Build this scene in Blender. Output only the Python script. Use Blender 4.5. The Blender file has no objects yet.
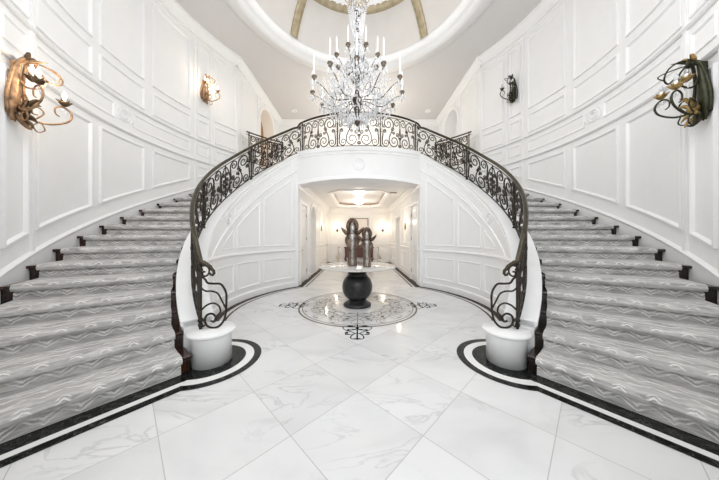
import bpy, math, random
from mathutils import Vector, Matrix
random.seed(7)
C = bpy.context.scene.collection
pi = math.pi
sin = lambda d: math.sin(math.radians(d))
cos = lambda d: math.cos(math.radians(d))

# ------------------------------------------------------------------ layout constants (metres)
DY = 4.706          # centre of the round stair hall
RO = 4.40           # outer wall
RI, RJ = 2.60, 2.87 # inner drum wall, both faces
CR0, CR1 = 2.95, 4.28   # carpet runner
RISE, DT, A0 = 0.1767, 5.163, -52.0
NST = 21
AE = 48.0            # drum wall ends here, at the corridor opening
LAND = NST * RISE   # 3.71
CEIL = 6.80
COR_X, COR_Y, COR_Z = 1.74, 13.0, 3.0
def N(a): return RISE * (a - A0) / DT
def STR(a):
    v = N(a) + 0.30
    lim = LAND + 0.10
    v += 0.04 * min(1, max(0, (a - 5) / 20))
    return v if v < lim - 0.1 else lim - 0.1 * math.exp(-(v - lim + 0.1) / 0.1)
def pos(R, a, s): return (s * R * cos(a), DY + R * sin(a))

# ------------------------------------------------------------------ materials
def new_mat(name):
    m = bpy.data.materials.new(name); m.use_nodes = True
    nt = m.node_tree; nt.nodes.clear()
    o = nt.nodes.new('ShaderNodeOutputMaterial'); b = nt.nodes.new('ShaderNodeBsdfPrincipled')
    nt.links.new(b.outputs[0], o.inputs[0])
    return m, nt, b
def mat(name, col, rough=0.5, metal=0.0, var=0.0, vscale=6.0, bump=0.0, emis=None, estr=0.0, trans=0.0, ior=1.45, alpha=1.0, spec=0.5, coat=0.0):
    m, nt, b = new_mat(name)
    b.inputs['Roughness'].default_value = rough
    b.inputs['Metallic'].default_value = metal
    b.inputs['Transmission Weight'].default_value = trans
    b.inputs['IOR'].default_value = ior
    b.inputs['Alpha'].default_value = alpha
    b.inputs['Specular IOR Level'].default_value = spec
    b.inputs['Coat Weight'].default_value = coat
    tc = nt.nodes.new('ShaderNodeTexCoord'); nz = nt.nodes.new('ShaderNodeTexNoise')
    nz.inputs['Scale'].default_value = vscale; nz.inputs['Detail'].default_value = 4
    nt.links.new(tc.outputs['Object'], nz.inputs['Vector'])
    r = nt.nodes.new('ShaderNodeValToRGB')
    r.color_ramp.elements[0].position = 0.3; r.color_ramp.elements[1].position = 0.7
    lo = [max(0, c * (1 - var)) for c in col]; hi = [min(1, c * (1 + var)) for c in col]
    r.color_ramp.elements[0].color = (*lo, 1); r.color_ramp.elements[1].color = (*hi, 1)
    nt.links.new(nz.outputs['Fac'], r.inputs['Fac']); nt.links.new(r.outputs[0], b.inputs['Base Color'])
    if bump:
        bp = nt.nodes.new('ShaderNodeBump'); bp.inputs['Strength'].default_value = bump; bp.inputs['Distance'].default_value = 0.01
        nt.links.new(nz.outputs['Fac'], bp.inputs['Height']); nt.links.new(bp.outputs[0], b.inputs['Normal'])
    if emis:
        b.inputs['Emission Color'].default_value = (*emis, 1); b.inputs['Emission Strength'].default_value = estr
    return m

class G:  # tiny node-graph helper
    def __init__(s, nt): s.nt = nt
    def _in(s, n, i, v):
        if hasattr(v, 'is_linked') or isinstance(v, bpy.types.NodeSocket): s.nt.links.new(v, n.inputs[i])
        else: n.inputs[i].default_value = v
    def m(s, op, *a):
        n = s.nt.nodes.new('ShaderNodeMath'); n.operation = op
        for i, v in enumerate(a): s._in(n, i, v)
        return n.outputs[0]
    def noise(s, vec, scale, detail=4, dist=0.0, rough=0.5):
        n = s.nt.nodes.new('ShaderNodeTexNoise'); n.inputs['Scale'].default_value = scale; n.inputs['Detail'].default_value = detail
        n.inputs['Distortion'].default_value = dist; n.inputs['Roughness'].default_value = rough
        if vec is not None: s.nt.links.new(vec, n.inputs['Vector'])
        return n.outputs['Fac']
    def mapping(s, vec, scale=(1, 1, 1), rot=(0, 0, 0), loc=(0, 0, 0)):
        n = s.nt.nodes.new('ShaderNodeMapping'); s.nt.links.new(vec, n.inputs[0])
        n.inputs['Scale'].default_value = scale; n.inputs['Rotation'].default_value = rot; n.inputs['Location'].default_value = loc
        return n.outputs[0]
    def ramp(s, f, stops):
        n = s.nt.nodes.new('ShaderNodeValToRGB'); e = n.color_ramp.elements
        while len(e) < len(stops): e.new(0.5)
        for el, (p, c) in zip(e, stops):
            el.position = p; el.color = (*c, 1) if len(c) == 3 else c
        s.nt.links.new(f, n.inputs[0]); return n.outputs[0]
    def mix(s, f, a, b):
        n = s.nt.nodes.new('ShaderNodeMix'); n.data_type = 'RGBA'
        for i, v in ((0, f), (6, a), (7, b)):
            if isinstance(v, bpy.types.NodeSocket): s.nt.links.new(v, n.inputs[i])
            else: n.inputs[i].default_value = v if i == 0 else (*v, 1)
        return n.outputs[2]
    def smooth(s, v, a, b):
        n = s.nt.nodes.new('ShaderNodeMapRange'); n.interpolation_type = 'SMOOTHSTEP'
        s.nt.links.new(v, n.inputs[0]); n.inputs[1].default_value = a; n.inputs[2].default_value = b
        return n.outputs[0]

def marble_floor():
    m, nt, b = new_mat('white_marble_tiles'); g = G(nt)
    tc = nt.nodes.new('ShaderNodeTexCoord'); P = tc.outputs['Object']
    sx = nt.nodes.new('ShaderNodeSeparateXYZ'); nt.links.new(P, sx.inputs[0])
    x, y = sx.outputs[0], sx.outputs[1]
    T = 0.467 * 2
    # diagonal grid through (-0.01, 2.115)
    u = g.m('DIVIDE', g.m('ADD', g.m('ADD', x, 0.015), g.m('SUBTRACT', y, 2.115)), T)
    v = g.m('DIVIDE', g.m('SUBTRACT', g.m('ADD', x, 0.015), g.m('SUBTRACT', y, 2.115)), T)
    def line(t):
        f = g.m('FRACT', t); return g.m('MINIMUM', f, g.m('SUBTRACT', 1.0, f))
    d = g.m('MINIMUM', line(u), line(v))
    grout = g.m('LESS_THAN', d, 0.0042)
    # per-tile offset of the veins
    cell = nt.nodes.new('ShaderNodeCombineXYZ')
    nt.links.new(g.m('FLOOR', u), cell.inputs[0]); nt.links.new(g.m('FLOOR', v), cell.inputs[1])
    wn = nt.nodes.new('ShaderNodeTexWhiteNoise'); nt.links.new(cell.outputs[0], wn.inputs[0])
    va = nt.nodes.new('ShaderNodeVectorMath'); va.operation = 'SCALE'; nt.links.new(wn.outputs['Color'], va.inputs[0]); va.inputs[3].default_value = 9
    vb = nt.nodes.new('ShaderNodeVectorMath'); vb.operation = 'ADD'; nt.links.new(P, vb.inputs[0]); nt.links.new(va.outputs[0], vb.inputs[1])
    vec = g.mapping(vb.outputs[0], (1.0, 2.4, 1), (0, 0, 0.6))
    n1 = g.noise(vec, 1.3, 7, 1.4, 0.55)
    vein = g.smooth(g.m('ABSOLUTE', g.m('SUBTRACT', n1, 0.5)), 0.0, 0.03)
    n2 = g.noise(vec, 0.9, 5, 0.8)
    col = g.ramp(n2, [(0.3, (0.70, 0.705, 0.71)), (0.5, (0.77, 0.775, 0.78)), (0.7, (0.80, 0.805, 0.81))])
    n3 = g.smooth(g.noise(vec, 0.7, 2), 0.42, 0.62)
    vf = g.m('MULTIPLY', g.m('SUBTRACT', 1.0, vein), g.m('MULTIPLY', n3, 0.55))
    col = g.mix(vf, col, (0.50, 0.50, 0.51))
    tone = g.m('ADD', 0.94, g.m('MULTIPLY', wn.outputs['Value'], 0.06))
    hs = nt.nodes.new('ShaderNodeHueSaturation'); nt.links.new(tone, hs.inputs['Value']); nt.links.new(col, hs.inputs['Color'])
    col = g.mix(grout, hs.outputs[0], (0.50, 0.50, 0.49))
    nt.links.new(col, b.inputs['Base Color'])
    b.inputs['Roughness'].default_value = 0.09
    b.inputs['Specular IOR Level'].default_value = 0.45
    return m
def dark_marble(name, base, vein, vs=7.0, rough=0.15, th=0.02, spec=0.22):
    m, nt, b = new_mat(name); g = G(nt)
    tc = nt.nodes.new('ShaderNodeTexCoord'); P = tc.outputs['Object']
    n1 = g.noise(P, vs, 6, 1.5, 0.6)
    v = g.smooth(g.m('ABSOLUTE', g.m('SUBTRACT', n1, 0.5)), 0.0, th)
    col = g.mix(v, vein, base)
    nt.links.new(col, b.inputs['Base Color']); b.inputs['Roughness'].default_value = rough; b.inputs['Specular IOR Level'].default_value = spec
    return m
def carpet_mat():
    m, nt, b = new_mat('grey_moire_carpet'); g = G(nt)
    uvn = nt.nodes.new('ShaderNodeUVMap'); uvn.uv_map = 'UVMap'; UV = uvn.outputs[0]
    sx = nt.nodes.new('ShaderNodeSeparateXYZ'); nt.links.new(UV, sx.inputs[0]); u, v = sx.outputs[0], sx.outputs[1]
    stp = g.m('FLOOR', v); vl = g.m('FRACT', v)
    wob = g.noise(UV, 7.0, 3)
    uu = g.m('ADD', u, g.m('ADD', g.m('MULTIPLY', wob, 0.02), g.m('MULTIPLY', stp, 0.06)))
    tri = g.m('PINGPONG', uu, 0.09)
    vv = g.m('ADD', vl, g.m('MULTIPLY', g.m('SUBTRACT', g.noise(UV, 22.0, 3), 0.5), 0.03))
    def zig(c, k, w, flip=1):      # a zigzag line centred at height c
        d = g.m('ABSOLUTE', g.m('SUBTRACT', g.m('SUBTRACT', vv, c), g.m('MULTIPLY', g.m('SUBTRACT', tri, 0.045), k*flip)))
        return g.m('SUBTRACT', 1.0, g.smooth(d, w*0.35, w))
    peak = g.m('SUBTRACT', 1.0, g.smooth(g.m('SUBTRACT', 0.09, tri), 0.025, 0.05))
    brk = g.m('ADD', 0.35, g.m('MULTIPLY', 0.65, g.smooth(g.noise(UV, 16.0, 3), 0.40, 0.58)))
    rz = g.m('MULTIPLY', g.m('MAXIMUM', zig(0.085, 0.62, 0.013), g.m('MAXIMUM', g.m('MULTIPLY', zig(0.050, 0.62, 0.009), 0.7), g.m('MULTIPLY', zig(0.125, -0.5, 0.008), 0.6))), g.m('ADD', 0.25, brk))
    nz_ = g.m('MULTIPLY', g.m('MAXIMUM', zig(0.215, 0.50, 0.007), g.m('MULTIPLY', zig(0.240, 0.50, 0.006), 0.8)), g.m('MULTIPLY', peak, 0.9))
    tz = g.m('MULTIPLY', g.m('MULTIPLY', g.m('MAXIMUM', zig(0.36, 0.6, 0.012), g.m('MAXIMUM', zig(0.46, 0.6, 0.012), g.m('MULTIPLY', zig(0.50, -0.6, 0.010), 0.7))), brk), 0.8)
    lines = g.m('MAXIMUM', g.m('MAXIMUM', rz, nz_), tz)
    streak = g.noise(g.mapping(UV, (4.0, 24.0, 1)), 1.0, 6, 0.8, 0.65)
    fib = g.noise(UV, 260.0, 2)
    col = g.ramp(streak, [(0.34, (0.30, 0.295, 0.295)), (0.5, (0.51, 0.50, 0.49)), (0.64, (0.70, 0.69, 0.67))])
    col = g.mix(lines, col, (0.88, 0.87, 0.84))
    nt.links.new(col, b.inputs['Base Color'])
    b.inputs['Roughness'].default_value = 0.95; b.inputs['Specular IOR Level'].default_value = 0.1
    b.inputs['Sheen Weight'].default_value = 0.2
    bp = nt.nodes.new('ShaderNodeBump'); bp.inputs['Strength'].default_value = 0.35; bp.inputs['Distance'].default_value = 0.006
    nt.links.new(g.m('ADD', fib, lines), bp.inputs['Height']); nt.links.new(bp.outputs[0], b.inputs['Normal'])
    return m
def wood_mat(name, c0, c1, rough=0.2, sc=(2, 30, 2)):
    m, nt, b = new_mat(name); g = G(nt)
    tc = nt.nodes.new('ShaderNodeTexCoord')
    n = g.noise(g.mapping(tc.outputs['Object'], sc), 1.5, 6, 1.2)
    nt.links.new(g.ramp(n, [(0.35, c0), (0.68, c1)]), b.inputs['Base Color']); b.inputs['Roughness'].default_value = rough
    return m

M = dict(
    wall=mat('white_painted_wall', (0.86, 0.862, 0.862), 0.5, var=0.01),
    trim=mat('white_gloss_trim', (0.89, 0.892, 0.892), 0.32, var=0.01),
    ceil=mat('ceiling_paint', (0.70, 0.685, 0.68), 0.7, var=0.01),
    dome=mat('dome_plaster', (0.66, 0.635, 0.605), 0.7, var=0.03, vscale=2),
    gold=mat('aged_gilt', (0.40, 0.335, 0.22), 0.45, 0.2, var=0.2, vscale=9, bump=0.3),
    iron=mat('dark_bronze_iron', (0.035, 0.028, 0.022), 0.38, 0.55, var=0.35, vscale=20, bump=0.2),
    rail=mat('bronze_handrail', (0.055, 0.045, 0.028), 0.3, 0.55, var=0.3, vscale=12),
    iron_gold=mat('brown_gilded_iron', (0.09, 0.065, 0.045), 0.4, 0.5, var=0.4, vscale=16),
    floor=marble_floor(),
    black=dark_marble('black_marble', (0.006, 0.0065, 0.0065), (0.12, 0.13, 0.12), th=0.012),
    tan=mat('grey_brown_inlay', (0.12, 0.095, 0.075), 0.4, var=0.2, spec=0.2),
    brown=dark_marble('dark_brown_marble', (0.040, 0.032, 0.026), (0.12, 0.10, 0.085), th=0.02, rough=0.5, spec=0.08),
    whitem=mat('white_marble_band', (0.86, 0.86, 0.85), 0.15, var=0.03, vscale=3),
    carpet=carpet_mat(),
    wood=wood_mat('dark_walnut', (0.012, 0.006, 0.004), (0.07, 0.026, 0.013), 0.18),
    wood_dark=wood_mat('darker_walnut', (0.008, 0.006, 0.005), (0.028, 0.017, 0.012), 0.2),  # same walnut, a darker copy for the right stair
    redwood=wood_mat('red_brown_wood', (0.05, 0.014, 0.01), (0.16, 0.05, 0.035), 0.3),
    amber=wood_mat('golden_brown_wood', (0.20, 0.10, 0.03), (0.50, 0.29, 0.09), 0.4, (12, 12, 1)),
    ball=mat('charcoal_woven_pedestal', (0.022, 0.022, 0.023), 0.3, var=0.5, vscale=14, bump=0.4),
    glass=mat('table_glass', (0.88, 0.87, 0.85), 0.03, trans=0.45, ior=1.5, spec=0.8),
    glassedge=mat('glass_edge', (0.55, 0.68, 0.68), 0.1, spec=0.8),
    crystal=mat('cut_crystal', (0.90, 0.91, 0.93), 0.08, trans=0.4, ior=1.6, spec=1.0, emis=(1, 1, 1), estr=0.03),  # faint emission added to whiten the crystals; no lamp inside
    candle=mat('ivory_candle', (0.90, 0.89, 0.85), 0.5, emis=(1, 0.97, 0.9), estr=0.25),
    bulb=mat('lit_bulb', (1, 0.95, 0.85), 0.3, emis=(1.0, 0.86, 0.66), estr=14.0),
    bulb_off=mat('clear_bulb', (0.86, 0.88, 0.88), 0.1, trans=0.4),
    lamp=mat('frosted_glass_lamp', (1, 0.96, 0.9), 0.3, emis=(1.0, 0.90, 0.74), estr=5.0),
    cup=mat('brown_gilt_cup', (0.15, 0.115, 0.085), 0.4, 0.3, var=0.4, vscale=30),
    sc_lit=mat('sconce_lamplit_metal', (0.33, 0.20, 0.11), 0.4, 0.45, var=0.6, vscale=18, bump=0.2),  # bulb light put into the metal colour: gold-orange of the lit sconces
    sc_dark=mat('sconce_dark_green_bronze', (0.035, 0.036, 0.018), 0.4, 0.5, var=0.5, vscale=18, bump=0.2),
    sc_leaf=mat('sconce_gilt_leaf', (0.36, 0.24, 0.09), 0.38, 0.6, var=0.45, vscale=30),
    sc_brown=mat('sconce_dark_brown', (0.10, 0.065, 0.035), 0.4, 0.5, var=0.5, vscale=18),
    streaked=wood_mat('streaked_bronze', (0.035, 0.02, 0.014), (0.34, 0.27, 0.21), 0.35, (26, 26, 3)),
    silver=mat('mottled_mirror_metal', (0.36, 0.34, 0.32), 0.35, 0.6, var=0.7, vscale=16),
    bronze=mat('mottled_bronze', (0.12, 0.075, 0.05), 0.38, 0.45, var=0.7, vscale=14, bump=0.3),
    pale=mat('pale_stone', (0.55, 0.50, 0.44), 0.5, var=0.35, vscale=16),
    chrome=mat('brushed_nickel', (0.45, 0.43, 0.40), 0.3, 0.9),
    paper=mat('pale_print', (0.76, 0.73, 0.69), 0.6, var=0.06, vscale=5),
    petal=mat('white_petal', (0.86, 0.85, 0.82), 0.5),
    stem=mat('green_stem', (0.12, 0.18, 0.07), 0.5),
    vent=mat('brown_vent', (0.25, 0.20, 0.17), 0.5),
)

# ------------------------------------------------------------------ mesh building
class MB:
    def __init__(s): s.v = []; s.f = []; s.uv = None; s.sm = []
    def add(s, vs, fs, smooth=False):
        o = len(s.v); s.v += [tuple(p) for p in vs]
        for f in fs: s.f.append([i + o for i in f]); s.sm.append(smooth)
        return s
    def box(s, a, b):
        x0, y0, z0 = a; x1, y1, z1 = b
        return s.add([(x0,y0,z0),(x1,y0,z0),(x1,y1,z0),(x0,y1,z0),(x0,y0,z1),(x1,y0,z1),(x1,y1,z1),(x0,y1,z1)],
                     [(0,3,2,1),(4,5,6,7),(0,1,5,4),(1,2,6,5),(2,3,7,6),(3,0,4,7)])
    def grid(s, rows, closed_u=False, closed_v=False, smooth=True, cap=False):
        """rows: list of equal-length point lists"""
        n, m = len(rows), len(rows[0]); o = len(s.v)
        for r in rows: s.v += [tuple(p) for p in r]
        for i in range(n if closed_u else n - 1):
            for j in range(m if closed_v else m - 1):
                i2, j2 = (i + 1) % n, (j + 1) % m
                s.f.append([o+i*m+j, o+i*m+j2, o+i2*m+j2, o+i2*m+j]); s.sm.append(smooth)
        if cap:
            s.f.append([o + j for j in range(m)][::-1]); s.sm.append(False)
            s.f.append([o + (n-1)*m + j for j in range(m)]); s.sm.append(False)
        return s
    def tube(s, pts, r, k=6, closed=False, cap=True, sub=0):
        P = [Vector(p) for p in pts]; n = len(P)
        if sub and n > 2:
            rl = list(r) if isinstance(r, (list, tuple)) else [r] * n; Q = []; rq = []
            for i in range(n - 1):
                a, b, c, d = P[max(i-1, 0)], P[i], P[i+1], P[min(i+2, n-1)]
                for j in range(sub):
                    t = j / sub
                    Q.append(0.5*((2*b) + (c-a)*t + (2*a-5*b+4*c-d)*t*t + (3*b-a-3*c+d)*t**3)); rq.append(rl[i]*(1-t) + rl[i+1]*t)
            Q.append(P[-1]); rq.append(rl[-1]); P = Q; r = rq; n = len(P)
        if n < 2: return s
        rr = r if isinstance(r, (list, tuple)) else [r] * n
        T = []
        for i in range(n):
            a = P[i-1] if (i > 0 or closed) else P[0]; b = P[(i+1) % n] if (i < n-1 or closed) else P[-1]
            t = (b - a); T.append(t.normalized() if t.length > 1e-9 else Vector((0,0,1)))
        up = Vector((0,0,1)) if abs(T[0].z) < 0.9 else Vector((1,0,0))
        nrm = (up - T[0] * up.dot(T[0])).normalized(); rows = []
        for i in range(n):
            nrm = nrm - T[i] * nrm.dot(T[i])
            nrm = nrm.normalized() if nrm.length > 1e-6 else T[i].orthogonal().normalized()
            bn = T[i].cross(nrm)
            rows.append([P[i] + (nrm * math.cos(2*pi*j/k) + bn * math.sin(2*pi*j/k)) * rr[i] for j in range(k)])
        return s.grid(rows, closed_u=closed, closed_v=True, smooth=True, cap=(cap and not closed))
    def lathe(s, prof, c=(0,0,0), k=24, axis=None, squash=(1,1)):
        rows = [[(c[0] + r*math.cos(2*pi*j/k)*squash[0], c[1] + r*math.sin(2*pi*j/k)*squash[1], c[2] + z) for j in range(k)] for r, z in prof]
        return s.grid(rows, closed_v=True, smooth=True, cap=True)
    def ball(s, c, r, k=8, sq=(1,1,1)):
        rows = []
        for i in range(k//2 + 1):
            t = pi * i / (k//2); rad = max(math.sin(t), 0.02)
            rows.append([(c[0]+r*rad*math.cos(2*pi*j/k)*sq[0], c[1]+r*rad*math.sin(2*pi*j/k)*sq[1], c[2]-r*math.cos(t)*sq[2]) for j in range(k)])
        return s.grid(rows, closed_v=True, smooth=True, cap=True)
    def octa(s, c, r, h):
        x, y, z = c
        return s.add([(x+r,y,z),(x,y+r,z),(x-r,y,z),(x,y-r,z),(x,y,z+h*0.6),(x,y,z-h)],
                     [(0,1,4),(1,2,4),(2,3,4),(3,0,4),(1,0,5),(2,1,5),(3,2,5),(0,3,5)])
    def prism(s, poly, z0, z1):
        n = len(poly); o = [(x,y,z0) for x,y in poly] + [(x,y,z1) for x,y in poly]
        return s.add(o, [list(range(n))[::-1], list(range(n, 2*n))] + [[i,(i+1)%n,n+(i+1)%n,n+i] for i in range(n)])
    def sector(s, r0, r1, a0, a1, z0, z1, side, n=None):
        n = n or max(1, int(abs(a1 - a0) / 2.0) + 1)
        f0 = z0 if callable(z0) else (lambda a: z0); f1 = z1 if callable(z1) else (lambda a: z1)
        rows = []
        for i in range(n + 1):
            a = a0 + (a1 - a0) * i / n; p, q = pos(r0, a, side), pos(r1, a, side)
            rows.append([(*p, f0(a)), (*q, f0(a)), (*q, f1(a)), (*p, f1(a))])
        return s.grid(rows, closed_v=True, smooth=False, cap=True)
    def sweep(s, S, u0, u1, zf, prof, n=24):
        rows = []
        f = zf if callable(zf) else (lambda u: zf)
        for i in range(n + 1):
            u = u0 + (u1 - u0) * i / n
            rows.append([S(u, f(u) + dv, dn) for dn, dv in prof])
        return s.grid(rows, closed_v=True, smooth=False, cap=True)
    def frame(s, S, u0, u1, lo, hi, k=1.0, w=0.045, d=0.022, n=10, prof=None):
        """moulded rectangular frame on surface S; k = u-units per metre"""
        lo_ = lo if callable(lo) else (lambda u: lo); hi_ = hi if callable(hi) else (lambda u: hi)
        prof = prof or [(0, 0), (w*0.12, d), (w*0.55, d), (w*0.8, d*0.45), (w, 0)]
        rows = []
        for o, dn in prof:
            L = []; a, b = u0 + o*k, u1 - o*k
            for i in range(n): u = a + (b-a)*i/n; L.append(S(u, lo_(u) + o, dn))
            for i in range(n): t = i/n; v0, v1 = lo_(b)+o, hi_(b)-o; L.append(S(b, v0 + (v1-v0)*t, dn))
            for i in range(n): u = b + (a-b)*i/n; L.append(S(u, hi_(u) - o, dn))
            for i in range(n): t = i/n; v0, v1 = hi_(a)-o, lo_(a)+o; L.append(S(a, v0 + (v1-v0)*t, dn))
            rows.append(L)
        return s.grid(rows, closed_v=True, smooth=False)
    def ribbon(s, pts, w, z):
        P = [Vector((p[0], p[1], 0)) for p in pts]; rows = []
        for i, p in enumerate(P):
            t = (P[min(i+1, len(P)-1)] - P[max(i-1, 0)]); t = t.normalized() if t.length > 0 else Vector((1,0,0))
            nn = Vector((-t.y, t.x, 0)) * w / 2
            rows.append([(p.x+nn.x, p.y+nn.y, z), (p.x-nn.x, p.y-nn.y, z)])
        return s.grid(rows, smooth=False)
    def build(s, name, material, parent=None, loc=None):
        me = bpy.data.meshes.new(name)
        me.from_pydata(s.v, [], s.f)
        me.polygons.foreach_set('use_smooth', s.sm)
        me.materials.append(material)
        if s.uv:
            l = me.uv_layers.new(name='UVMap')
            for lp in me.loops: l.data[lp.index].uv = s.uv[lp.vertex_index]
        me.update()
        import bmesh
        bm = bmesh.new(); bm.from_mesh(me); bmesh.ops.recalc_face_normals(bm, faces=bm.faces); bm.to_mesh(me); bm.free()
        o = bpy.data.objects.new(name, me); C.objects.link(o)
        if parent: o.parent = parent
        if loc: o.location = loc
        return o
def xform(mb, mtx):
    mb.v = [tuple(mtx @ Vector(p)) for p in mb.v]; return mb
def tag(o, label, cat, group=None, kind=None):
    if label: o['label'] = label
    if cat: o['category'] = cat
    if group: o['group'] = group
    if kind: o['kind'] = kind
    return o
def struct(name, mb, m, parent=None, label=None):
    o = mb.build(name, m, parent)
    if not parent: o['kind'] = 'structure'
    if label: o['label'] = label
    return o
def thing(name, label, cat, loc=(0,0,0), rz=0, group=None):
    o = bpy.data.objects.new(name, None); C.objects.link(o); o.location = loc; o.rotation_euler = (0,0,rz)
    o.empty_display_size = 0.1
    return tag(o, label, cat, group)
def copy_tree(o, parent=None, label=None, group=None, src=None):
    c = o.copy(); C.objects.link(c)
    if parent: c.parent = parent
    for ch in list(o.children): copy_tree(ch, c)
    if label: c['label'] = label
    if group: c['group'] = group
    return c
SIDE = {-1: 'left', 1: 'right'}

def S_cyl(R, s):
    return lambda u, v, n: (*pos(R - n, u, s), v)
def S_plane(o, d, nrm):
    return lambda u, v, n: (o[0] + d[0]*u + nrm[0]*n, o[1] + d[1]*u + nrm[1]*n, v)

# ================================================================== THE SETTING
# floor: one slab, marble inlays as its children
fl = MB(); fl.box((-5, -2.5, -0.1), (5, 13.3, 0.0)); floor = struct('floor', fl, M['floor'], label='polished white marble floor laid in large diagonal tiles')
ZI = 0.002
b_black = MB(); b_white = MB(); b_brown = MB()
def flat_ring(mb, c, r0, r1, a0, a1, z, n=48):
    rows = []
    for i in range(n + 1):
        a = math.radians(a0 + (a1 - a0) * i / n)
        rows.append([(c[0] + r0*math.cos(a), c[1] + r0*math.sin(a), z), (c[0] + r1*math.cos(a), c[1] + r1*math.sin(a), z)])
    mb.grid(rows, smooth=False)
PX, PYc = 1.70, 2.66
QX, QY = 1.665, 2.65     # plinth centre
for s in (-1, 1):
    # bands parallel to the first riser
    ux, uy = s * cos(52), -sin(52)          # outward radial direction
    px, py = -s * sin(52), -cos(52)         # towards the entrance
    def band(mb, d0, d1, r0, r1, z):
        q = []
        for r, d in ((r0, d0), (r1, d0), (r1, d1), (r0, d1)): q.append((ux*r + px*d, DY + uy*r + py*d, z))
        mb.add(q, [(0,1,2,3)])
    band(b_black, -0.02, 0.165, 2.86, 4.6, ZI); band(b_white, 0.165, 0.23, 2.98, 4.6, ZI); band(b_black, 0.23, 0.315, 3.02, 4.6, ZI)
    # rings round the newel plinths
    c = (s * PX, PYc)
    aa = (-87, 122) if s < 0 else (58, 267)
    flat_ring(b_black, c, 0.0, 0.375, 0, 360, ZI + 0.0004)
    flat_ring(b_white, c, 0.375, 0.465, *aa, ZI + 0.0008); flat_ring(b_black, c, 0.465, 0.545, *aa, ZI + 0.0008)
    # curved border along the drum wall, then down the corridor
    rows = []
    for r0, r1, mb in ((2.47, 2.60, b_brown), (2.36, 2.40, b_brown)):
        rows = []
        for i in range(41):
            a = -38 + (AE + 38) * i / 40
            rows.append([(*pos(r0, a, s), ZI), (*pos(r1, a, s), ZI)])
        mb.grid(rows, smooth=False)
    for x0, x1, mb in ((COR_X - 0.17, COR_X, b_brown), (COR_X - 0.27, COR_X - 0.23, b_brown)):
        mb.add([(s*x0, 6.5, ZI), (s*x1, 6.62, ZI), (s*x1, COR_Y, ZI), (s*x0, COR_Y, ZI)], [(0,1,2,3)])
struct('black_border', b_black, M['black'], floor); struct('white_border', b_white, M['whitem'], floor); struct('brown_border', b_brown, M['brown'], floor)

# scroll curves (turtle with varying curvature, normalised to a box)
def turtle(kf, n=64):
    x = y = h = 0.0; P = [(0, 0)]
    for i in range(n):
        t = -1 + 2 * (i + 0.5) / n; h += kf(t) / n; x += math.cos(h)/n; y += math.sin(h)/n; P.append((x, y))
    return P
def fit(P, x0, y0, x1, y1, fx=False, fy=False, rot=0):
    if rot:
        c, s_ = math.cos(rot), math.sin(rot); P = [(c*x - s_*y, s_*x + c*y) for x, y in P]
    mx, Mx = min(p[0] for p in P), max(p[0] for p in P); my, My = min(p[1] for p in P), max(p[1] for p in P)
    out = []
    for x, y in P:
        a = (x - mx)/(Mx - mx); b = (y - my)/(My - my)
        if fx: a = 1 - a
        if fy: b = 1 - b
        out.append((x0 + (x1-x0)*a, y0 + (y1-y0)*b))
    return out
def straighten(P):
    a, b = P[0], P[-1]; return P
CS = turtle(lambda t: 2.4 + 84 * abs(t)**5, 90)     # C scroll, two spiral ends
SS = turtle(lambda t: (62 * abs(t)**3.6 + 1.0) * (1 if t > 0 else -1), 96)   # S scroll
JS = turtle(lambda t: 1.0 + 58 * max(0, t)**2.2, 60)      # one spiral end
def upright(P):
    (x0, y0), (x1, y1) = P[0], P[-1]
    # principal direction to vertical
    n = len(P); cx = sum(p[0] for p in P)/n; cy = sum(p[1] for p in P)/n
    sxx = sum((p[0]-cx)**2 for p in P); syy = sum((p[1]-cy)**2 for p in P); sxy = sum((p[0]-cx)*(p[1]-cy) for p in P)
    th = 0.5*math.atan2(2*sxy, sxx - syy); r = pi/2 - th; c, s_ = math.cos(r), math.sin(r)
    return [(c*x - s_*y, s_*x + c*y) for x, y in P]
CS, SS, JS = upright(CS), upright(SS), upright(JS)

# floor medallion under the table
med = MB(); MC = (-0.025, 4.80)
flat_ring(med, MC, 1.155, 1.185, 0, 360, ZI, 96); flat_ring(med, MC, 1.095, 1.110, 0, 360, ZI, 96)
medo = struct('medallion_ring', med, M['tan'], floor)
mk = MB()
def orn(mb, ang, base, scale, wd):
    """scroll ornament pointing away from the centre at angle ang"""
    def put(P, w):
        Q = []
        for x, y in P:
            r = base + y*scale; t = x*scale
            Q.append((MC[0] + math.cos(ang)*r - math.sin(ang)*t, MC[1] + math.sin(ang)*r + math.cos(ang)*t))
        mb.ribbon(Q, w, ZI + 0.0006)
    for f in (1, -1):
        put([(f*abs(p[0]), p[1]) if False else (f*p[0], p[1]) for p in fit(CS, 0.02, -0.10, 0.34, 0.30)], wd)
        put([(f*p[0], p[1]) for p in fit(SS, 0.04, 0.20, 0.38, 0.62, fx=True)], wd)
        put([(f*p[0], p[1]) for p in fit(JS, 0.02, 0.52, 0.20, 0.95)], wd)
        put([(f*p[0], p[1]) for p in fit(JS, 0.15, -0.05, 0.48, 0.42, fy=True)], wd*0.8)
        mb.add([(MC[0]+math.cos(ang)*(base+yy*scale)-math.sin(ang)*(xx*f*scale), MC[1]+math.sin(ang)*(base+yy*scale)+math.cos(ang)*(xx*f*scale), ZI+0.0007)
                for xx, yy in ((0.30,0.40),(0.40,0.46),(0.38,0.56),(0.28,0.50))], [(0,1,2,3)])
    put([(0, -0.2), (0, 1.0)], wd*1.3)
for k in range(4): orn(mk, pi/2*k, 1.16, 0.46, 0.016)
struct('medallion_scroll', mk, M['black'], floor)
mf = MB()
for k in range(8):
    orn(mf, pi/4*k + (pi/8 if False else 0), 0.55, 0.52, 0.008)
for k in range(8):
    orn(mf, pi/4*k + pi/8, 0.72, 0.36, 0.006)
struct('medallion_tracery', mf, M['tan'], floor)

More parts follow.
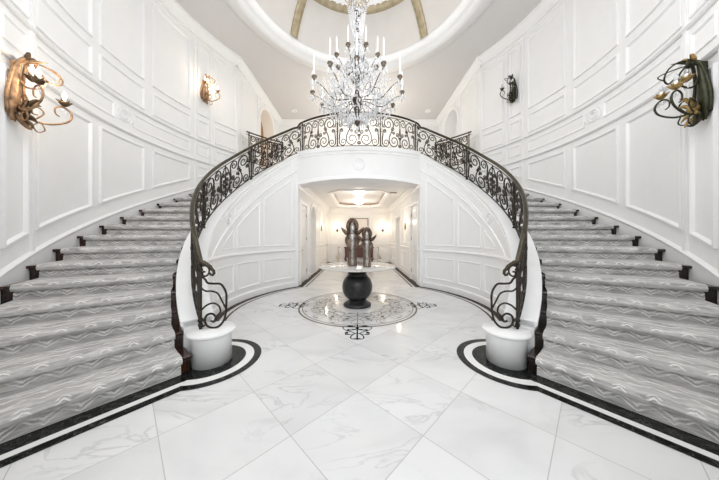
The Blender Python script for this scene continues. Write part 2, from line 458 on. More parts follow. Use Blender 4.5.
# outer round walls
DEG = math.degrees(1 / RO)     # degrees per metre
BAY = [(-24.5, -12.5), (-10.7, 1.1), (3.4, 15.4)]
PIL = [(-30.6, -25.9), (17.9, 21.9)]
for s in (-1, 1):
    w = MB(); w.sector(RO, RO + 0.15, -72, 33.2, 0, CEIL, s, 60); w.sector(RO, RO + 0.12, 33.2, 51.3, 0, LAND, s, 12)
    wall = struct('wall_' + SIDE[s], w, M['wall'], label='white panelled curved wall behind the %s staircase' % SIDE[s])
    S = S_cyl(RO, s); t = MB()
    # raking skirting
    t.sweep(S, -72, 33, lambda a: max(N(a), 0) - 0.3, [(0, 0), (0.022, 0), (0.022, 0.56), (0, 0.56)], 60)
    t.sweep(S, -72, 33, lambda a: max(N(a), 0) + 0.26, [(0, 0), (0.03, 0), (0.045, 0.02), (0.045, 0.035), (0.02, 0.05), (0, 0.055)], 60)
    bays = [(-54.5, -42.5), (-68, -56.3), (-40.7, -32.5)] + BAY + [(24.2, 32.4)]
    for (a, b) in bays + PIL:
        t.frame(S, a, b, lambda u: max(N(u), 0) + 0.54, 3.25, DEG, 0.05, 0.032)
        t.frame(S, a, b, 4.00, 4.46, DEG, 0.045, 0.030)
        t.frame(S, a, b, 4.60, 6.36, DEG, 0.05, 0.032)
    # frieze panels with a rosette in the middle bay
    for a, b in ((-68, -32.5), (-24.5, -6.9), (-1.9, 15.4), (24.2, 32.4), PIL[0], PIL[1]):
        t.frame(S, a, b, 3.53, 3.81, DEG, 0.04, 0.02, 16)
    for zz in (3.36, 3.90):
        t.sweep(S, -72, 33.2, zz, [(0, 0), (0.03, 0.0), (0.05, 0.02), (0.05, 0.035), (0.015, 0.055), (0, 0.055)], 60)
    # pilasters step forward
    for a, b in PIL:
        t.sweep(S, a - 1.2, a - 0.6, 0, [(0, max(N(a), 0)), (0.025, max(N(a), 0)), (0.025, CEIL - 0.3), (0, CEIL - 0.3)], 2)
        t.sweep(S, b + 0.6, b + 1.2, 0, [(0, max(N(b), 0)), (0.025, max(N(b), 0)), (0.025, CEIL - 0.3), (0, CEIL - 0.3)], 2)
    # crown
    t.sweep(S, -72, 33.4, CEIL - 0.24, [(0, 0), (0.03, 0), (0.03, 0.04), (0.08, 0.09), (0.14, 0.16), (0.17, 0.18), (0.17, 0.24), (0, 0.24)], 60)
    t.sweep(S, -72, 33.2, CEIL - 0.34, [(0, 0), (0.02, 0.01), (0.02, 0.03), (0, 0.04)], 60)
    t.build('panel_moulding', M['trim'], wall)
    r = MB()
    for R_, w_ in ((0.105, 0.028), (0.055, 0.02)):
        rows = []
        for o, dn in ((-w_/2, 0), (-w_/4, 0.025), (w_/4, 0.025), (w_/2, 0)):
            rows.append([S(-4.4 + DEG*(R_+o)*math.cos(2*pi*j/28), 3.67 + (R_+o)*math.sin(2*pi*j/28), dn) for j in range(28)])
        r.grid(rows, closed_v=True)
    for f in (-1, 1):
        rows = []
        for o, dn in ((-0.014, 0), (-0.006, 0.022), (0.006, 0.022), (0.014, 0)):
            rows.append([S(-4.4 + f*DEG*(0.165+o)*cos(a_), 3.67 + (0.165+o)*sin(a_)*0.85, dn) for a_ in range(-55, 56, 11)])
        r.grid(rows)
    r.build('wall_rosette', M['trim'], wall)
    # inner drum wall under the stairs
    w = MB(); w.sector(RI, RJ, -47.5, AE, 0, STR, s, 56)
    dw = struct('wall_drum_' + SIDE[s], w, M['wall'], label='white concave panelled wall under the %s stair' % SIDE[s])
    S = S_cyl(RI, s); t = MB(); DI = math.degrees(1/RI)
    t.sweep(S, -47.5, AE, STR, [(0.0, -0.06), (0.022, -0.05), (0.03, -0.015), (0.03, 0.012), (-0.27-0.03, 0.012), (-0.30, -0.03), (-0.27, -0.06)], 56)
    t.sweep(S, -30, AE, lambda a: STR(a) - 0.47, [(0, 0), (0.022, 0.01), (0.022, 0.03), (0, 0.045)], 50)
    t.sweep(S, -30, AE, lambda a: STR(a) - 0.14, [(0, 0), (0.018, 0.01), (0.018, 0.025), (0, 0.035)], 50)
    t.sweep(S, -27, AE, 1.0, [(0, 0), (0.022, 0.0), (0.038, 0.02), (0.038, 0.04), (0.012, 0.055), (0, 0.06)], 44)
    t.sweep(S, -47.5, AE, 0.0, [(0, 0), (0.022, 0.0), (0.022, 0.13), (0.008, 0.15), (0, 0.15)], 44)
    for a, b in ((24.8, 44.6), (5.6, 22.4), (-12.5, 3.2), (-30, -14.9)):
        t.frame(S, a, b, 0.26, lambda u: min(0.84, STR(u) - 0.55), DI, 0.04, 0.02, 12)
        if a > 0: t.frame(S, a, b, 1.16, lambda u: STR(u) - 0.64, DI, 0.04, 0.02, 14)
    t.frame(S, -6.0, 3.2, 1.16, lambda u: max(STR(u) - 0.64, 1.17 + (u + 6) * 0.002), DI, 0.022, 0.014, 10)
    t.frame(S, 3.5, 44.6, lambda a: STR(a) - 0.39, lambda a: STR(a) - 0.17, DI, 0.025, 0.014, 20)
    # casing beside the opening
    t.sweep(S, AE - 1.8, AE, 0, [(0, 0), (0.03, 0), (0.03, LAND - 0.75), (0, LAND - 0.75)], 4)
    t.build('panel_moulding', M['trim'], dw)
    r = MB()
    for R_, w_ in ((0.10, 0.03), (0.05, 0.02)):
        rows = []
        for o, dn in ((-w_/2, 0), (-w_/4, 0.025), (w_/4, 0.025), (w_/2, 0)):
            rows.append([S(-1.0 + DI*(R_+o)*math.cos(2*pi*j/28), 1.78 + (R_+o)*math.sin(2*pi*j/28), dn) for j in range(28)])
        r.grid(rows, closed_v=True)
    r.build('wall_rosette', M['trim'], dw)

# landing balcony front, bulging towards the hall
BR, BC = 3.816, 10.036          # radius and centre of the bulge
AB = math.degrees(math.asin(COR_X/BR))
def bulge(a, r=BR): return (r*math.sin(math.radians(a)), BC - r*math.cos(math.radians(a)))
SOF = lambda x: 0.085*(1 - (x/COR_X)**2) - 0.03      # gentle arch of the soffit
arc = [bulge(-AB + 2*AB*i/40) for i in range(41)]
w = MB(); w.prism(arc + [(COR_X, 6.98), (-COR_X, 6.98)], 2.90, LAND - 0.01)
w.v = [(x, y, z + SOF(x) if z < 3 else z) for x, y, z in w.v]
wb = struct('wall_balcony', w, M['wall'], label='white bowed balcony front over the corridor opening')
t = MB(); Sb = lambda u, v, n: (*bulge(u, BR + n), v); DB = math.degrees(1/BR)
t.sweep(Sb, -AB, AB, LAND - 0.02, [(-0.42, 0), (0, 0), (0.02, 0.02), (0.02, 0.12), (0.0, 0.132), (-0.42, 0.132)], 40)
t.sweep(Sb, -AB, AB, lambda u: 2.90 + SOF(BR*math.sin(math.radians(u))), [(0, 0), (0.03, 0), (0.03, 0.05), (0.012, 0.10), (0, 0.10)], 40)
t.sweep(Sb, -AB, AB, 3.62, [(0, 0), (0.015, 0.01), (0.015, 0.02), (0, 0.03)], 40)
for R_, w_ in ((0.15, 0.03), (0.09, 0.02)):
    rows = []
    for o, dn in ((-w_/2, 0), (-w_/4, 0.02), (w_/4, 0.02), (w_/2, 0)):
        rows.append([Sb(DB*(R_+o)*math.cos(2*pi*j/30), 3.34 + (R_+o)*math.sin(2*pi*j/30), dn) for j in range(30)])
    t.grid(rows, closed_v=True)
t.build('panel_moulding', M['trim'], wb)

# gallery floor
poly = [(x, y) for x, y in [(a[0], a[1] + 0.02) for a in arc]]
poly += [pos(r_, 51.4, 1) for r_ in (2.9, 4.4)] + [pos(4.4, a, 1) for a in range(50, 33, -3)] + [(3.70, 7.1), (3.7, 10.9)]
left = [(-3.7, 10.9), (-3.7, 7.1)] + [pos(4.4, a, -1) for a in range(35, 51, 3)] + [pos(r_, 51.4, -1) for r_ in (4.4, 2.9)]
w = MB(); w.prism(poly + left, LAND - 0.16, LAND); struct('floor_gallery', w, M['whitem'], label='pale gallery floor at the top of the stairs')

# gallery side walls with an arched opening each, and back wall
GA, GB, GSP = 8.75, 10.15, 5.75
for s in (-1, 1):
    S = S_plane((s*3.70, 0), (0, 1), (-s, 0)); w = MB()
    def q(u0, u1, z0, z1): w.add([S(u0,z0,0), S(u1,z0,0), S(u1,z1,0), S(u0,z1,0)], [(0,1,2,3)])
    q(7.05, GA, 3.5, CEIL); q(GB, 10.95, 3.5, CEIL)
    rr = (GB-GA)/2; cu = (GA+GB)/2; AR = [(cu - rr*math.cos(pi*i/24), GSP + rr*math.sin(pi*i/24)) for i in range(25)]
    for i in range(24):
        (a, za), (b, zb) = AR[i], AR[i+1]
        w.add([S(a, za, 0), S(b, zb, 0), S(b, CEIL, 0), S(a, CEIL, 0)], [(0,1,2,3)])
    loop = [(GA, LAND)] + AR + [(GB, LAND)]
    w.grid([[S(u, z, 0) for u, z in loop], [S(u, z, -0.45) for u, z in loop]], smooth=False)
    gw = struct('wall_gallery_' + SIDE[s], w, M['wall'], label='white gallery wall with an arched opening on the %s side' % SIDE[s])
    t = MB()
    def off(o): 
        L = [(GA - o, LAND), (GA - o, GSP)] + [(cu - (rr+o)*math.cos(pi*i/24), GSP + (rr+o)*math.sin(pi*i/24)) for i in range(1, 24)] + [(GB + o, GSP), (GB + o, LAND)]
        return L
    t.grid([[S(u, z, dn) for u, z in off(o)] for o, dn in ((0, 0), (0.0, 0.03), (0.07, 0.03), (0.10, 0.045), (0.13, 0.045), (0.14, 0))], smooth=False)
    t.frame(S, 7.35, 8.45, LAND+0.35, 4.46, 1, 0.045, 0.02, 4); t.frame(S, 7.35, 8.45, 4.60, 6.36, 1, 0.045, 0.02, 4)
    t.sweep(S, 7.0, 10.9, CEIL - 0.24, [(0, 0), (0.03, 0), (0.03, 0.04), (0.08, 0.09), (0.14, 0.16), (0.17, 0.18), (0.17, 0.24), (0, 0.24)], 2)
    for yy in (8.55, 10.35):
        t.sweep(S, yy - 0.04, yy + 0.04, 0, [(0, LAND), (0.03, LAND), (0.03, CEIL-0.24), (0, CEIL-0.24)], 1)
    t.build('panel_moulding', M['trim'], gw)
    d = MB(); d.box((s*4.16 - 0.02, GA - 0.1, LAND), (s*4.16 + 0.02, GB + 0.1, 6.6)); d.build('niche_back', M['amber'] if s < 0 else M['wall'], gw)
w = MB(); w.box((-3.9, 10.9, 3.5), (3.9, 11.0, CEIL)); gb = struct('wall_gallery_back', w, M['wall'], label='white back wall of the upper gallery')
S = S_plane((0, 10.9), (1, 0), (0, -1)); t = MB()
t.sweep(S, -3.7, 3.7, CEIL - 0.24, [(0, 0), (0.03, 0), (0.03, 0.04), (0.08, 0.09), (0.14, 0.16), (0.17, 0.18), (0.17, 0.24), (0, 0.24)], 2)
t.sweep(S, -3.7, 3.7, CEIL - 0.62, [(0, 0), (0.03, 0.0), (0.04, 0.03), (0, 0.06)], 2)
for x0 in (-3.3, -1.9, -0.55, 0.95 - 0.15, 2.15):
    t.frame(S, x0, x0 + 1.15, LAND + 0.5, CEIL - 0.8, 1, 0.045, 0.02, 3)
t.build('panel_moulding', M['trim'], gb)

# ceiling with the round opening, dome, gilt ribs
w = MB(); rows = []
angs = sorted([2*pi*i/96 for i in range(97)] + [math.atan2(y, x) % (2*pi) for x in (-4.7, 4.7) for y in (6.3, -5.4)])
for a in angs:
    dx, dy = math.cos(a), math.sin(a)
    k = min(4.7/abs(dx) if abs(dx) > 1e-6 else 1e9, (6.3/dy if dy > 1e-6 else (5.4/-dy if dy < -1e-6 else 1e9)))
    rows.append([(2.55*dx, DY + 2.55*dy, CEIL), (k*dx, DY + k*dy, CEIL)])
w.grid(rows, smooth=False)
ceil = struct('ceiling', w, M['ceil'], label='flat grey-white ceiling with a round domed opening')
t = MB(); t.lathe([(3.10, -0.0), (3.09, -0.05), (3.00, -0.06), (2.96, -0.10), (2.86, -0.12), (2.80, -0.17), (2.70, -0.18), (2.66, -0.13), (2.60, -0.10), (2.56, -0.10), (2.55, 0.02), (2.52, 0.10), (2.50, 0.12)], (0, DY, CEIL), 96)
t.f = [f for f in t.f if len(f) == 4]; t.sm = t.sm[:len(t.f)]
t.build('oculus_moulding', M['trim'], ceil)
DP = [(2.50, 0.10), (2.47, 0.20), (2.40, 0.35), (2.30, 0.52), (2.17, 0.70), (2.03, 0.86), (1.9, 0.97)]
t = MB(); t.lathe([(r_, z) for r_, z in DP], (0, DY, CEIL), 96); t.f = [f for f in t.f if len(f) == 4]; t.sm = t.sm[:len(t.f)]
t.build('dome', M['dome'], ceil)
t = MB(); t.lathe([(2.06, 0.93), (2.02, 0.90), (1.96, 0.92), (1.90, 0.90), (1.84, 0.93), (1.80, 1.02)], (0, DY, CEIL), 96); t.f = [f for f in t.f if len(f) == 4]; t.sm = t.sm[:len(t.f)]
t.build('gilt_ring', M['gold'], ceil)
t = MB(); t.lathe([(1.81, 1.0), (1.7, 1.25), (1.3, 1.55), (0.7, 1.72), (0.02, 1.76)], (0, DY, CEIL), 64); t.f = [f for f in t.f if len(f) == 4]; t.sm = t.sm[:len(t.f)]
t.build('dome_cap', M['wall'], ceil)
for k in range(4):
    az = math.radians(44 + (92 if k % 2 else 0) + (180 if k > 1 else 0)); t = MB(); rows = []
    for r_, z in DP:
        tx, ty = -math.sin(az), math.cos(az)
        row = []
        for wv, inn in ((-0.11, 0.0), (-0.10, 0.035), (-0.06, 0.05), (-0.05, 0.03), (0.05, 0.03), (0.06, 0.05), (0.10, 0.035), (0.11, 0.0)):
            rq = r_ - inn - 0.005
            row.append((math.cos(az)*rq + tx*wv, DY + math.sin(az)*rq + ty*wv, CEIL + z - inn*0.6))
        rows.append(row)
    t.grid(rows, smooth=False); t.build('gilt_rib', M['gold'], ceil)

# ------------------------------------------------------------------ corridor
def wall_plane(s): return S_plane((s*COR_X, 0), (0, 1), (-s, 0))
for s in (-1, 1):
    S = wall_plane(s); w = MB()
    if s < 0: ops = [(7.0, 7.8, 2.40, 0), (8.35, 9.35, 2.05, 1)]
    else: ops = [(7.0, 7.8, 2.40, 0), (9.9, 10.9, 2.25, 0)]
    cur = 6.64
    for a, b, zt, arch in ops:
        w.add([S(cur,0,0), S(a,0,0), S(a,COR_Z,0), S(cur,COR_Z,0)], [(0,1,2,3)])
        if arch:
            r_ = (b-a)/2; L = [((a+b)/2 - r_*math.cos(pi*i/16), zt + r_*math.sin(pi*i/16)) for i in range(17)]
        else: L = [(a, zt), (b, zt)]
        for i in range(len(L)-1):
            w.add([S(L[i][0], L[i][1], 0), S(L[i+1][0], L[i+1][1], 0), S(L[i+1][0], COR_Z, 0), S(L[i][0], COR_Z, 0)], [(0,1,2,3)])
        loop = [(a, 0)] + L + [(b, 0)]
        w.grid([[S(u, z, 0) for u, z in loop], [S(u, z, -0.35) for u, z in loop]], smooth=False)
        if not (a == 7.0): w.add([S(a-0.1,0,-0.35), S(b+0.1,0,-0.35), S(b+0.1,2.9,-0.35), S(a-0.1,2.9,-0.35)], [(0,1,2,3)])
        cur = b
    w.add([S(cur,0,0), S(COR_Y,0,0), S(COR_Y,COR_Z,0), S(cur,COR_Z,0)], [(0,1,2,3)])
    cw = struct('wall_corridor_' + SIDE[s], w, M['wall'], label='white panelled %s wall of the corridor' % SIDE[s])
    t = MB()
    t.sweep(S, 6.64, COR_Y, COR_Z - 0.2, [(0, 0), (0.03, 0), (0.05, 0.05), (0.11, 0.12), (0.13, 0.15), (0.13, 0.2), (0, 0.2)], 2)
    cur = 6.72
    for a, b, zt, arch in ops + [(COR_Y, COR_Y, 0, 0)]:
        u0, u1 = cur + (0.0 if cur < 6.8 else 0.12), a - (0.12 if a < COR_Y else 0)
        if u1 > u0:
            t.sweep(S, u0, u1, 0.0, [(0, 0), (0.022, 0), (0.022, 0.13), (0.008, 0.15), (0, 0.15)], 1)
            t.sweep(S, u0, u1, 1.0, [(0, 0), (0.02, 0), (0.035, 0.02), (0.035, 0.04), (0, 0.06)], 1)
        span = u1 - u0; nb = max(0, int(span / 0.8 + 0.3))
        for i in range(nb):
            p0 = u0 + 0.06 + (span-0.12)*i/nb + 0.03; p1 = u0 + 0.06 + (span-0.12)*(i+1)/nb - 0.03
            t.frame(S, p0, p1, 0.26, 0.86, 1, 0.04, 0.018, 2); t.frame(S, p0, p1, 1.18, 2.55, 1, 0.04, 0.018, 2)
        if a < COR_Y:
            if arch:
                r_ = (b-a)/2
                def of(o): return [(a-o, 0)] + [((a+b)/2 - (r_+o)*math.cos(pi*i/16), zt + (r_+o)*math.sin(pi*i/16)) for i in range(17)] + [(b+o, 0)]
            else:
                def of(o): return [(a-o, 0), (a-o, zt+o), (b+o, zt+o), (b+o, 0)]
            t.grid([[S(u, z, dn) for u, z in of(o)] for o, dn in ((0, 0), (0, 0.025), (0.08, 0.035), (0.11, 0.035), (0.115, 0))], smooth=False)
        cur = b
    t.build('panel_moulding', M['trim'], cw)
    # door leaf
    d = MB(); x0, x1 = sorted((s*(COR_X + 0.012), s*(COR_X + 0.055))); d.box((x0, 7.01, 0.01), (x1, 7.79, 2.39))
    Sd = S_plane((s*(COR_X + 0.012), 0), (0, 1), (-s, 0))
    dn = struct('door_1' if s < 0 else 'door_2', d, M['trim'], label='white panelled door in the %s corridor wall' % SIDE[s])
    t = MB(); t.frame(Sd, 7.12, 7.68, 0.2, 0.95, 1, 0.04, 0.015, 2); t.frame(Sd, 7.12, 7.68, 1.12, 2.27, 1, 0.04, 0.015, 2); t.build('door_panel', M['trim'], dn)
    h = MB(); xh = s*(COR_X + 0.012); h.lathe([(0.03, 0), (0.03, 0.012)], (0, 0, 0), 12); xform(h, Matrix.Translation((xh, 7.08, 1.0)) @ Matrix.Rotation(-s*pi/2, 4, 'Y'))
    h.tube([(xh, 7.08, 1.0), (xh - s*0.05, 7.08, 1.0), (xh - s*0.055, 7.12, 1.0), (xh - s*0.05, 7.20, 0.995)], 0.009, 6); h.build('door_handle', M['chrome'], dn)
    for zz in (0.25, 1.3, 2.05):
        h = MB(); h.tube([(xh - s*0.012, 7.785, zz), (xh - s*0.012, 7.785, zz + 0.11)], 0.012, 6); h.build('door_hinge', M['chrome'], dn)
w = MB(); w.box((-COR_X - 0.3, COR_Y, 0), (COR_X + 0.3, COR_Y + 0.1, COR_Z + 0.4)); cb = struct('wall_corridor_end', w, M['wall'], label='white panelled wall closing the corridor')
S = S_plane((0, COR_Y), (1, 0), (0, -1)); t = MB()
t.sweep(S, -COR_X, COR_X, COR_Z - 0.2, [(0, 0), (0.03, 0), (0.05, 0.05), (0.11, 0.12), (0.13, 0.15), (0.13, 0.2), (0, 0.2)], 1)
t.sweep(S, -COR_X, COR_X, 0, [(0, 0), (0.022, 0), (0.022, 0.13), (0, 0.15)], 1)
t.sweep(S, -COR_X, COR_X, 1.0, [(0, 0), (0.03, 0), (0.03, 0.05), (0, 0.05)], 1)
for a, b in ((-1.52, -0.78), (-0.66, 0.66), (0.78, 1.52)):
    t.frame(S, a, b, 0.24, 0.9, 1, 0.04, 0.02, 2); t.frame(S, a, b, 1.15, 2.6, 1, 0.04, 0.02, 2)
t.build('panel_moulding', M['trim'], cb)
# corridor ceiling with an octagonal tray
w = MB(); Y0, Y1 = 6.95, COR_Y
oc = [(-0.62, 8.0), (0.62, 8.0), (1.02, 8.5), (1.02, 11.9), (0.62, 12.35), (-0.62, 12.35), (-1.02, 11.9), (-1.02, 8.5)]
ou = [(-0.62, Y0), (0.62, Y0), (1.7, 8.5), (1.7, 11.9), (0.62, Y1), (-0.62, Y1), (-1.7, 11.9), (-1.7, 8.5)]
for i in range(8):
    j = (i+1) % 8; vs = [(*oc[i], COR_Z), (*oc[j], COR_Z), (*ou[j], COR_Z), (*ou[i], COR_Z)]
    w.add(vs, [(0,1,2,3)])
for c_ in ((1.7, Y0, 0.62, 1.7, 8.5), (1.7, Y1, 0.62, 1.7, 11.9)):
    for sx in (-1, 1): w.add([(sx*c_[0], c_[1], COR_Z), (sx*c_[2], c_[1], COR_Z), (sx*c_[3], c_[4], COR_Z)], [(0,1,2)])
w.add([(x, y, COR_Z + 0.16) for x, y in oc], [list(range(8))])
cc = struct('ceiling_corridor', w, M['wall'], label='white corridor ceiling with a recessed octagonal tray')
t = MB(); cxm = 10.17
def oc_s(k, z): return [(x*(1+k), cxm + (y-cxm)*(1+k*0.5), z) for x, y in oc]
t.grid([oc_s(0.10, COR_Z), oc_s(0.10, COR_Z - 0.03), oc_s(0.0, COR_Z - 0.03), oc_s(0.0, COR_Z + 0.05), oc_s(-0.03, COR_Z + 0.08)], closed_v=True, smooth=False); t.build('tray_moulding', M['trim'], cc)
t = MB(); t.grid([oc_s(-0.001, COR_Z + 0.05), oc_s(-0.001, COR_Z + 0.159)], closed_v=True, smooth=False); t.build('tray_side', mat('warm_tray_paint', (0.40, 0.28, 0.22), 0.6, var=0.02), cc)

# ================================================================== STAIRS
for s in (-1, 1):
    st = thing('curved_staircase', 'sweeping dark wood staircase climbing the %s curved wall' % SIDE[s], 'staircase', (s*PX, PYc, 0))
    bpy.context.view_layer.update(); inv = st.matrix_world.inverted()
    for k in range(1, NST + 1):
        a0 = A0 + DT*(k-1); a1 = a0 + DT + 0.6
        if k == NST: a1 = a0 + 0.5
        mb = MB(); mb.sector(RJ - 0.004, RO - 0.004, a0 + 0.30, a1, max(0, (k-2)*RISE), k*RISE - 0.035, s, 4)
        no = math.degrees(0.03/3.6)
        # tread with rounded nosing
        rows = []
        for i in range(4):
            rr_ = RJ - 0.004 + (RO - RJ)*i/3
            ov = math.degrees(0.028 / rr_); row = []
            for da, z in ((a1 - a0, 0), (a1 - a0, -0.035), (0, -0.035), (-ov*0.7, -0.035), (-ov, -0.022), (-ov, -0.010), (-ov*0.7, 0)):
                row.append((*pos(rr_, a0 + da, s), k*RISE + z))
            rows.append(row)
        mb.grid(rows, closed_v=True, smooth=False, cap=True)
        mb.v = [tuple(inv @ Vector(p)) for p in mb.v]; mb.build('step', M['wood'] if s < 0 else M['wood_dark'], st)
    # newel plinth
    mb = MB(); mb.lathe([(0.20, 0.0), (0.20, 0.305), (0.206, 0.318), (0.235, 0.328), (0.242, 0.342), (0.236, 0.365), (0.0, 0.366)], (s*(QX-PX), QY-PYc, 0), 48)
    mb.v = [tuple(p) for p in mb.v]; mb.build('newel_plinth', M['trim'], st)
    # runner
    mb = MB(); mb.uv = []; prof = []; vlen = 0.0
    def addp(k0, z, back):   # back = metres behind nose reference
        prof.append((k0, z, back))
    rm = 3.6
    pts = []      # (angle, arc offset m toward front, z)
    for k in range(1, NST + 1):
        a = A0 + DT*(k-1); z = k*RISE; z0 = (k-1)*RISE + (0.017 if k > 1 else 0.004)
        pts = [(a, 0.010, z0), (a, 0.004, z - 0.085), (a, -0.016, z - 0.052), (a, 0.010, z - 0.049), (a, 0.050, z - 0.046), (a, 0.057, z - 0.024), (a, 0.046, z - 0.001), (a, 0.022, z + 0.011)]
        if k < NST: pts += [(a + DT*0.5, 0.02, z + 0.012), (a + DT, 0.010, z + 0.017)]
        else: pts += [(a + 1.0, 0, z + 0.011)]
        rows = []; prev = None; vlen = 0.0; nR = 10
        for a_, o, zz in pts:
            row = [(*pos(CR0 + (CR1-CR0)*j/nR, a_ - math.degrees(o / (CR0 + (CR1-CR0)*j/nR)), s), zz) for j in range(nR+1)]
            mid = Vector(row[nR//2])
            if prev is not None: vlen += (mid - prev).length
            prev = mid; rows.append(row); mb.uv += [((CR1-CR0)*j/nR, k + min(vlen, 0.95)) for j in range(nR+1)]
        mb.grid(rows, smooth=False)
    rn = mb.build('stair_runner', M['carpet'])
    so = rn.modifiers.new('thick', 'SOLIDIFY'); so.thickness = 0.009; so.offset = 1
    tag(rn, 'grey zigzag-patterned carpet runner covering the %s staircase' % SIDE[s], 'carpet')

# ================================================================== IRON BALUSTRADES
def ip(P, t):
    return P
def spiral(cx, cy, R_, side, ud, turns=1.6, n=36):
    th = pi if side < 0 else 0.0; d = -ud if side < 0 else ud
    return [(cx + R_*(1 - 0.86*t)*math.cos(th + d*2*pi*turns*t), cy + R_*(1 - 0.86*t)*math.sin(th + d*2*pi*turns*t)) for t in [i/n for i in range(n+1)]]
def scroll(top, bot):
    """top/bot = (cx, cy, radius, side); one bar with a spiral at each end"""
    A = spiral(*top, 1)[::-1]; B = spiral(*bot, -1)
    p, q = A[-1], B[0]; L = abs(p[1] - q[1]); k = 0.45
    mid = []
    for i in range(1, 12):
        t = i/12; a, b, c, d = (1-t)**3, 3*t*(1-t)**2, 3*t*t*(1-t), t**3
        mid.append((a*p[0] + b*p[0] + c*q[0] + d*q[0], a*p[1] + b*(p[1] - L*k) + c*(q[1] + L*k) + d*q[1]))
    return A + mid + B
def bay_curves(W, H, centre=True):
    """list of (points, radius); (x in 0..W, y in 0..H)"""
    L = []; m = W/2
    def sym(P, r):
        L.append((P, r)); L.append(([(W - x, y) for x, y in P], r))
    R1, R2 = 0.0115, 0.0085
    if centre:
        sym([(m - 0.15*math.sin(pi*t)**0.75, 0.03 + (H-0.06)*t) for t in [i/20 for i in range(21)]], R1)
        L.append(([(m, 0.0), (m, H)], R1))
        sym(scroll((m - 0.055, H*0.70, 0.045, 1), (m - 0.06, H*0.55, 0.04, 1)), R2)
        sym(scroll((m - 0.055, H*0.38, 0.04, 1), (m - 0.06, H*0.22, 0.05, 1)), R2)
        L.append(([(m - 0.13, H*0.46), (m + 0.13, H*0.46)], R2)); L.append(([(m - 0.13, H*0.49), (m + 0.13, H*0.49)], R2))
    e = 0.07; b = m - (0.16 if centre else 0.0); w = b - e; k = min(1.0, w/0.56); q = max(k, 0.55)
    X = lambda f: e + w*f
    sym(scroll((X(.30), H - .175*q, .165*q, 1), (X(.64), .175*q, .165*q, -1)), R1*1.1)
    sym(scroll((X(.10), H*.52, .05*q, -1), (X(.17), .115*q, .11*q, -1)), R1)
    sym(scroll((X(.80), H - .125*q, .115*q, 1), (X(.86), H*.46, .06*q, 1)), R1)
    sym(scroll((X(.56), H*.62, .05*q, -1), (X(.62), H*.50, .04*q, -1)), R2)
    sym(scroll((X(.02), H - .05*q, .035*q, -1), (X(.06), H*.70, .05*q, -1)), R2)
    if k > 0.75: sym(scroll((X(.96), H*.34, .03, 1), (X(.97), .07, .045, 1)), R2)
    sym([(0.045, 0), (0.045, H)], 0.009)
    for yy in (0.25, 0.5, 0.75): sym([(0.0, H*yy), (0.045, H*yy)], R2)
    return L
def leafs(W, H):
    m = W/2
    pts = [(m, H*0.93), (m, H*0.56), (m, H*0.12), (m-0.17, H*0.5), (m+0.17, H*0.5)]
    if W > 1.3:
        for f, g_ in ((0.20, .52), (0.24, .44)): pts += [(W*f, H*g_), (W*(1-f), H*g_)]
    else: pts = [(m, H*.5)]
    return pts
def balustrade(label, P, base, top, posts, L0, L1, name='iron_balustrade', end=None, imat=None, railm=None, rr=0.029, scroll_end=None, gap=0.05, skip=False):
    """P(u)->(x,y), base(u), top(u) heights of handrail; posts = list of u values"""
    imat = imat or M['iron']; railm = railm or M['rail']
    u0, u1 = posts[0], posts[-1]
    root = thing(name, label, 'railing', (*P(u0), base(u0)))
    off = Vector(root.location)
    def fin(mb, nm, m_):
        mb.v = [tuple(Vector(p) - off) for p in mb.v]; return mb.build(nm, m_, root)
    n = 60
    U = [L0 + (L1-L0)*i/n for i in range(n+1)]
    # handrail: oval section
    mb = MB(); rows = []
    ext = list(scroll_end) if scroll_end else []
    path = ext + [Vector((*P(u), top(u))) for u in U]
    mb.tube(path, ([rr*.35, rr*.45, rr*.5, rr*.55, rr*.6, rr*.65, rr*.75, rr*.85, rr*.95] if ext else []) + [rr]*len(U), 8); fin(mb, 'handrail', railm)
    mb = MB(); mb.tube([(*P(u), base(u) + gap) for u in U], 0.012, 4); fin(mb, 'bottom_bar', imat)
    mb = MB(); mb.tube([(*P(u), top(u) - 0.075) for u in U], 0.009, 4); fin(mb, 'top_bar', imat)
    for i, u in enumerate(posts):
        if skip and i in (0, len(posts)-1): continue
        mb = MB(); x, y = P(u); z0, z1 = base(u), top(u)
        mb.tube([(x, y, z0), (x, y, z0 + 0.03), (x, y, z0 + 0.031), (x, y, z1)], [0.03, 0.03, 0.019, 0.019], 4)
        mb.ball((x, y, z0 + 0.07), 0.03, 8); mb.ball((x, y, z1 - 0.09), 0.028, 8)
        fin(mb, 'post', imat)
    for a, b in zip(posts[:-1], posts[1:]):
        # arc length
        K = 16; d = 0; q = Vector((*P(a), 0))
        for i in range(1, K+1):
            w_ = Vector((*P(a + (b-a)*i/K), 0)); d += (w_ - q).length; q = w_
        H = 0.74; mb = MB()
        def mp(x, y):
            u = a + (b-a)*x/d; zb, zt = base(u) + gap, top(u) - 0.075
            return (*P(u), zb + (zt - zb)*y/H)
        for pts, r_ in bay_curves(d, H, d > 1.3):
            mb.tube([mp(x, y) for x, y in pts], [r_*(0.75 + 0.45*math.sin(pi*i/max(1, len(pts)-1))) for i in range(len(pts))], 5)
        for x, y in leafs(d, H):
            mb.ball(mp(x, y), 0.022, 6, (1, 1, 1.7))
        fin(mb, 'scroll_panel', imat)
    return root

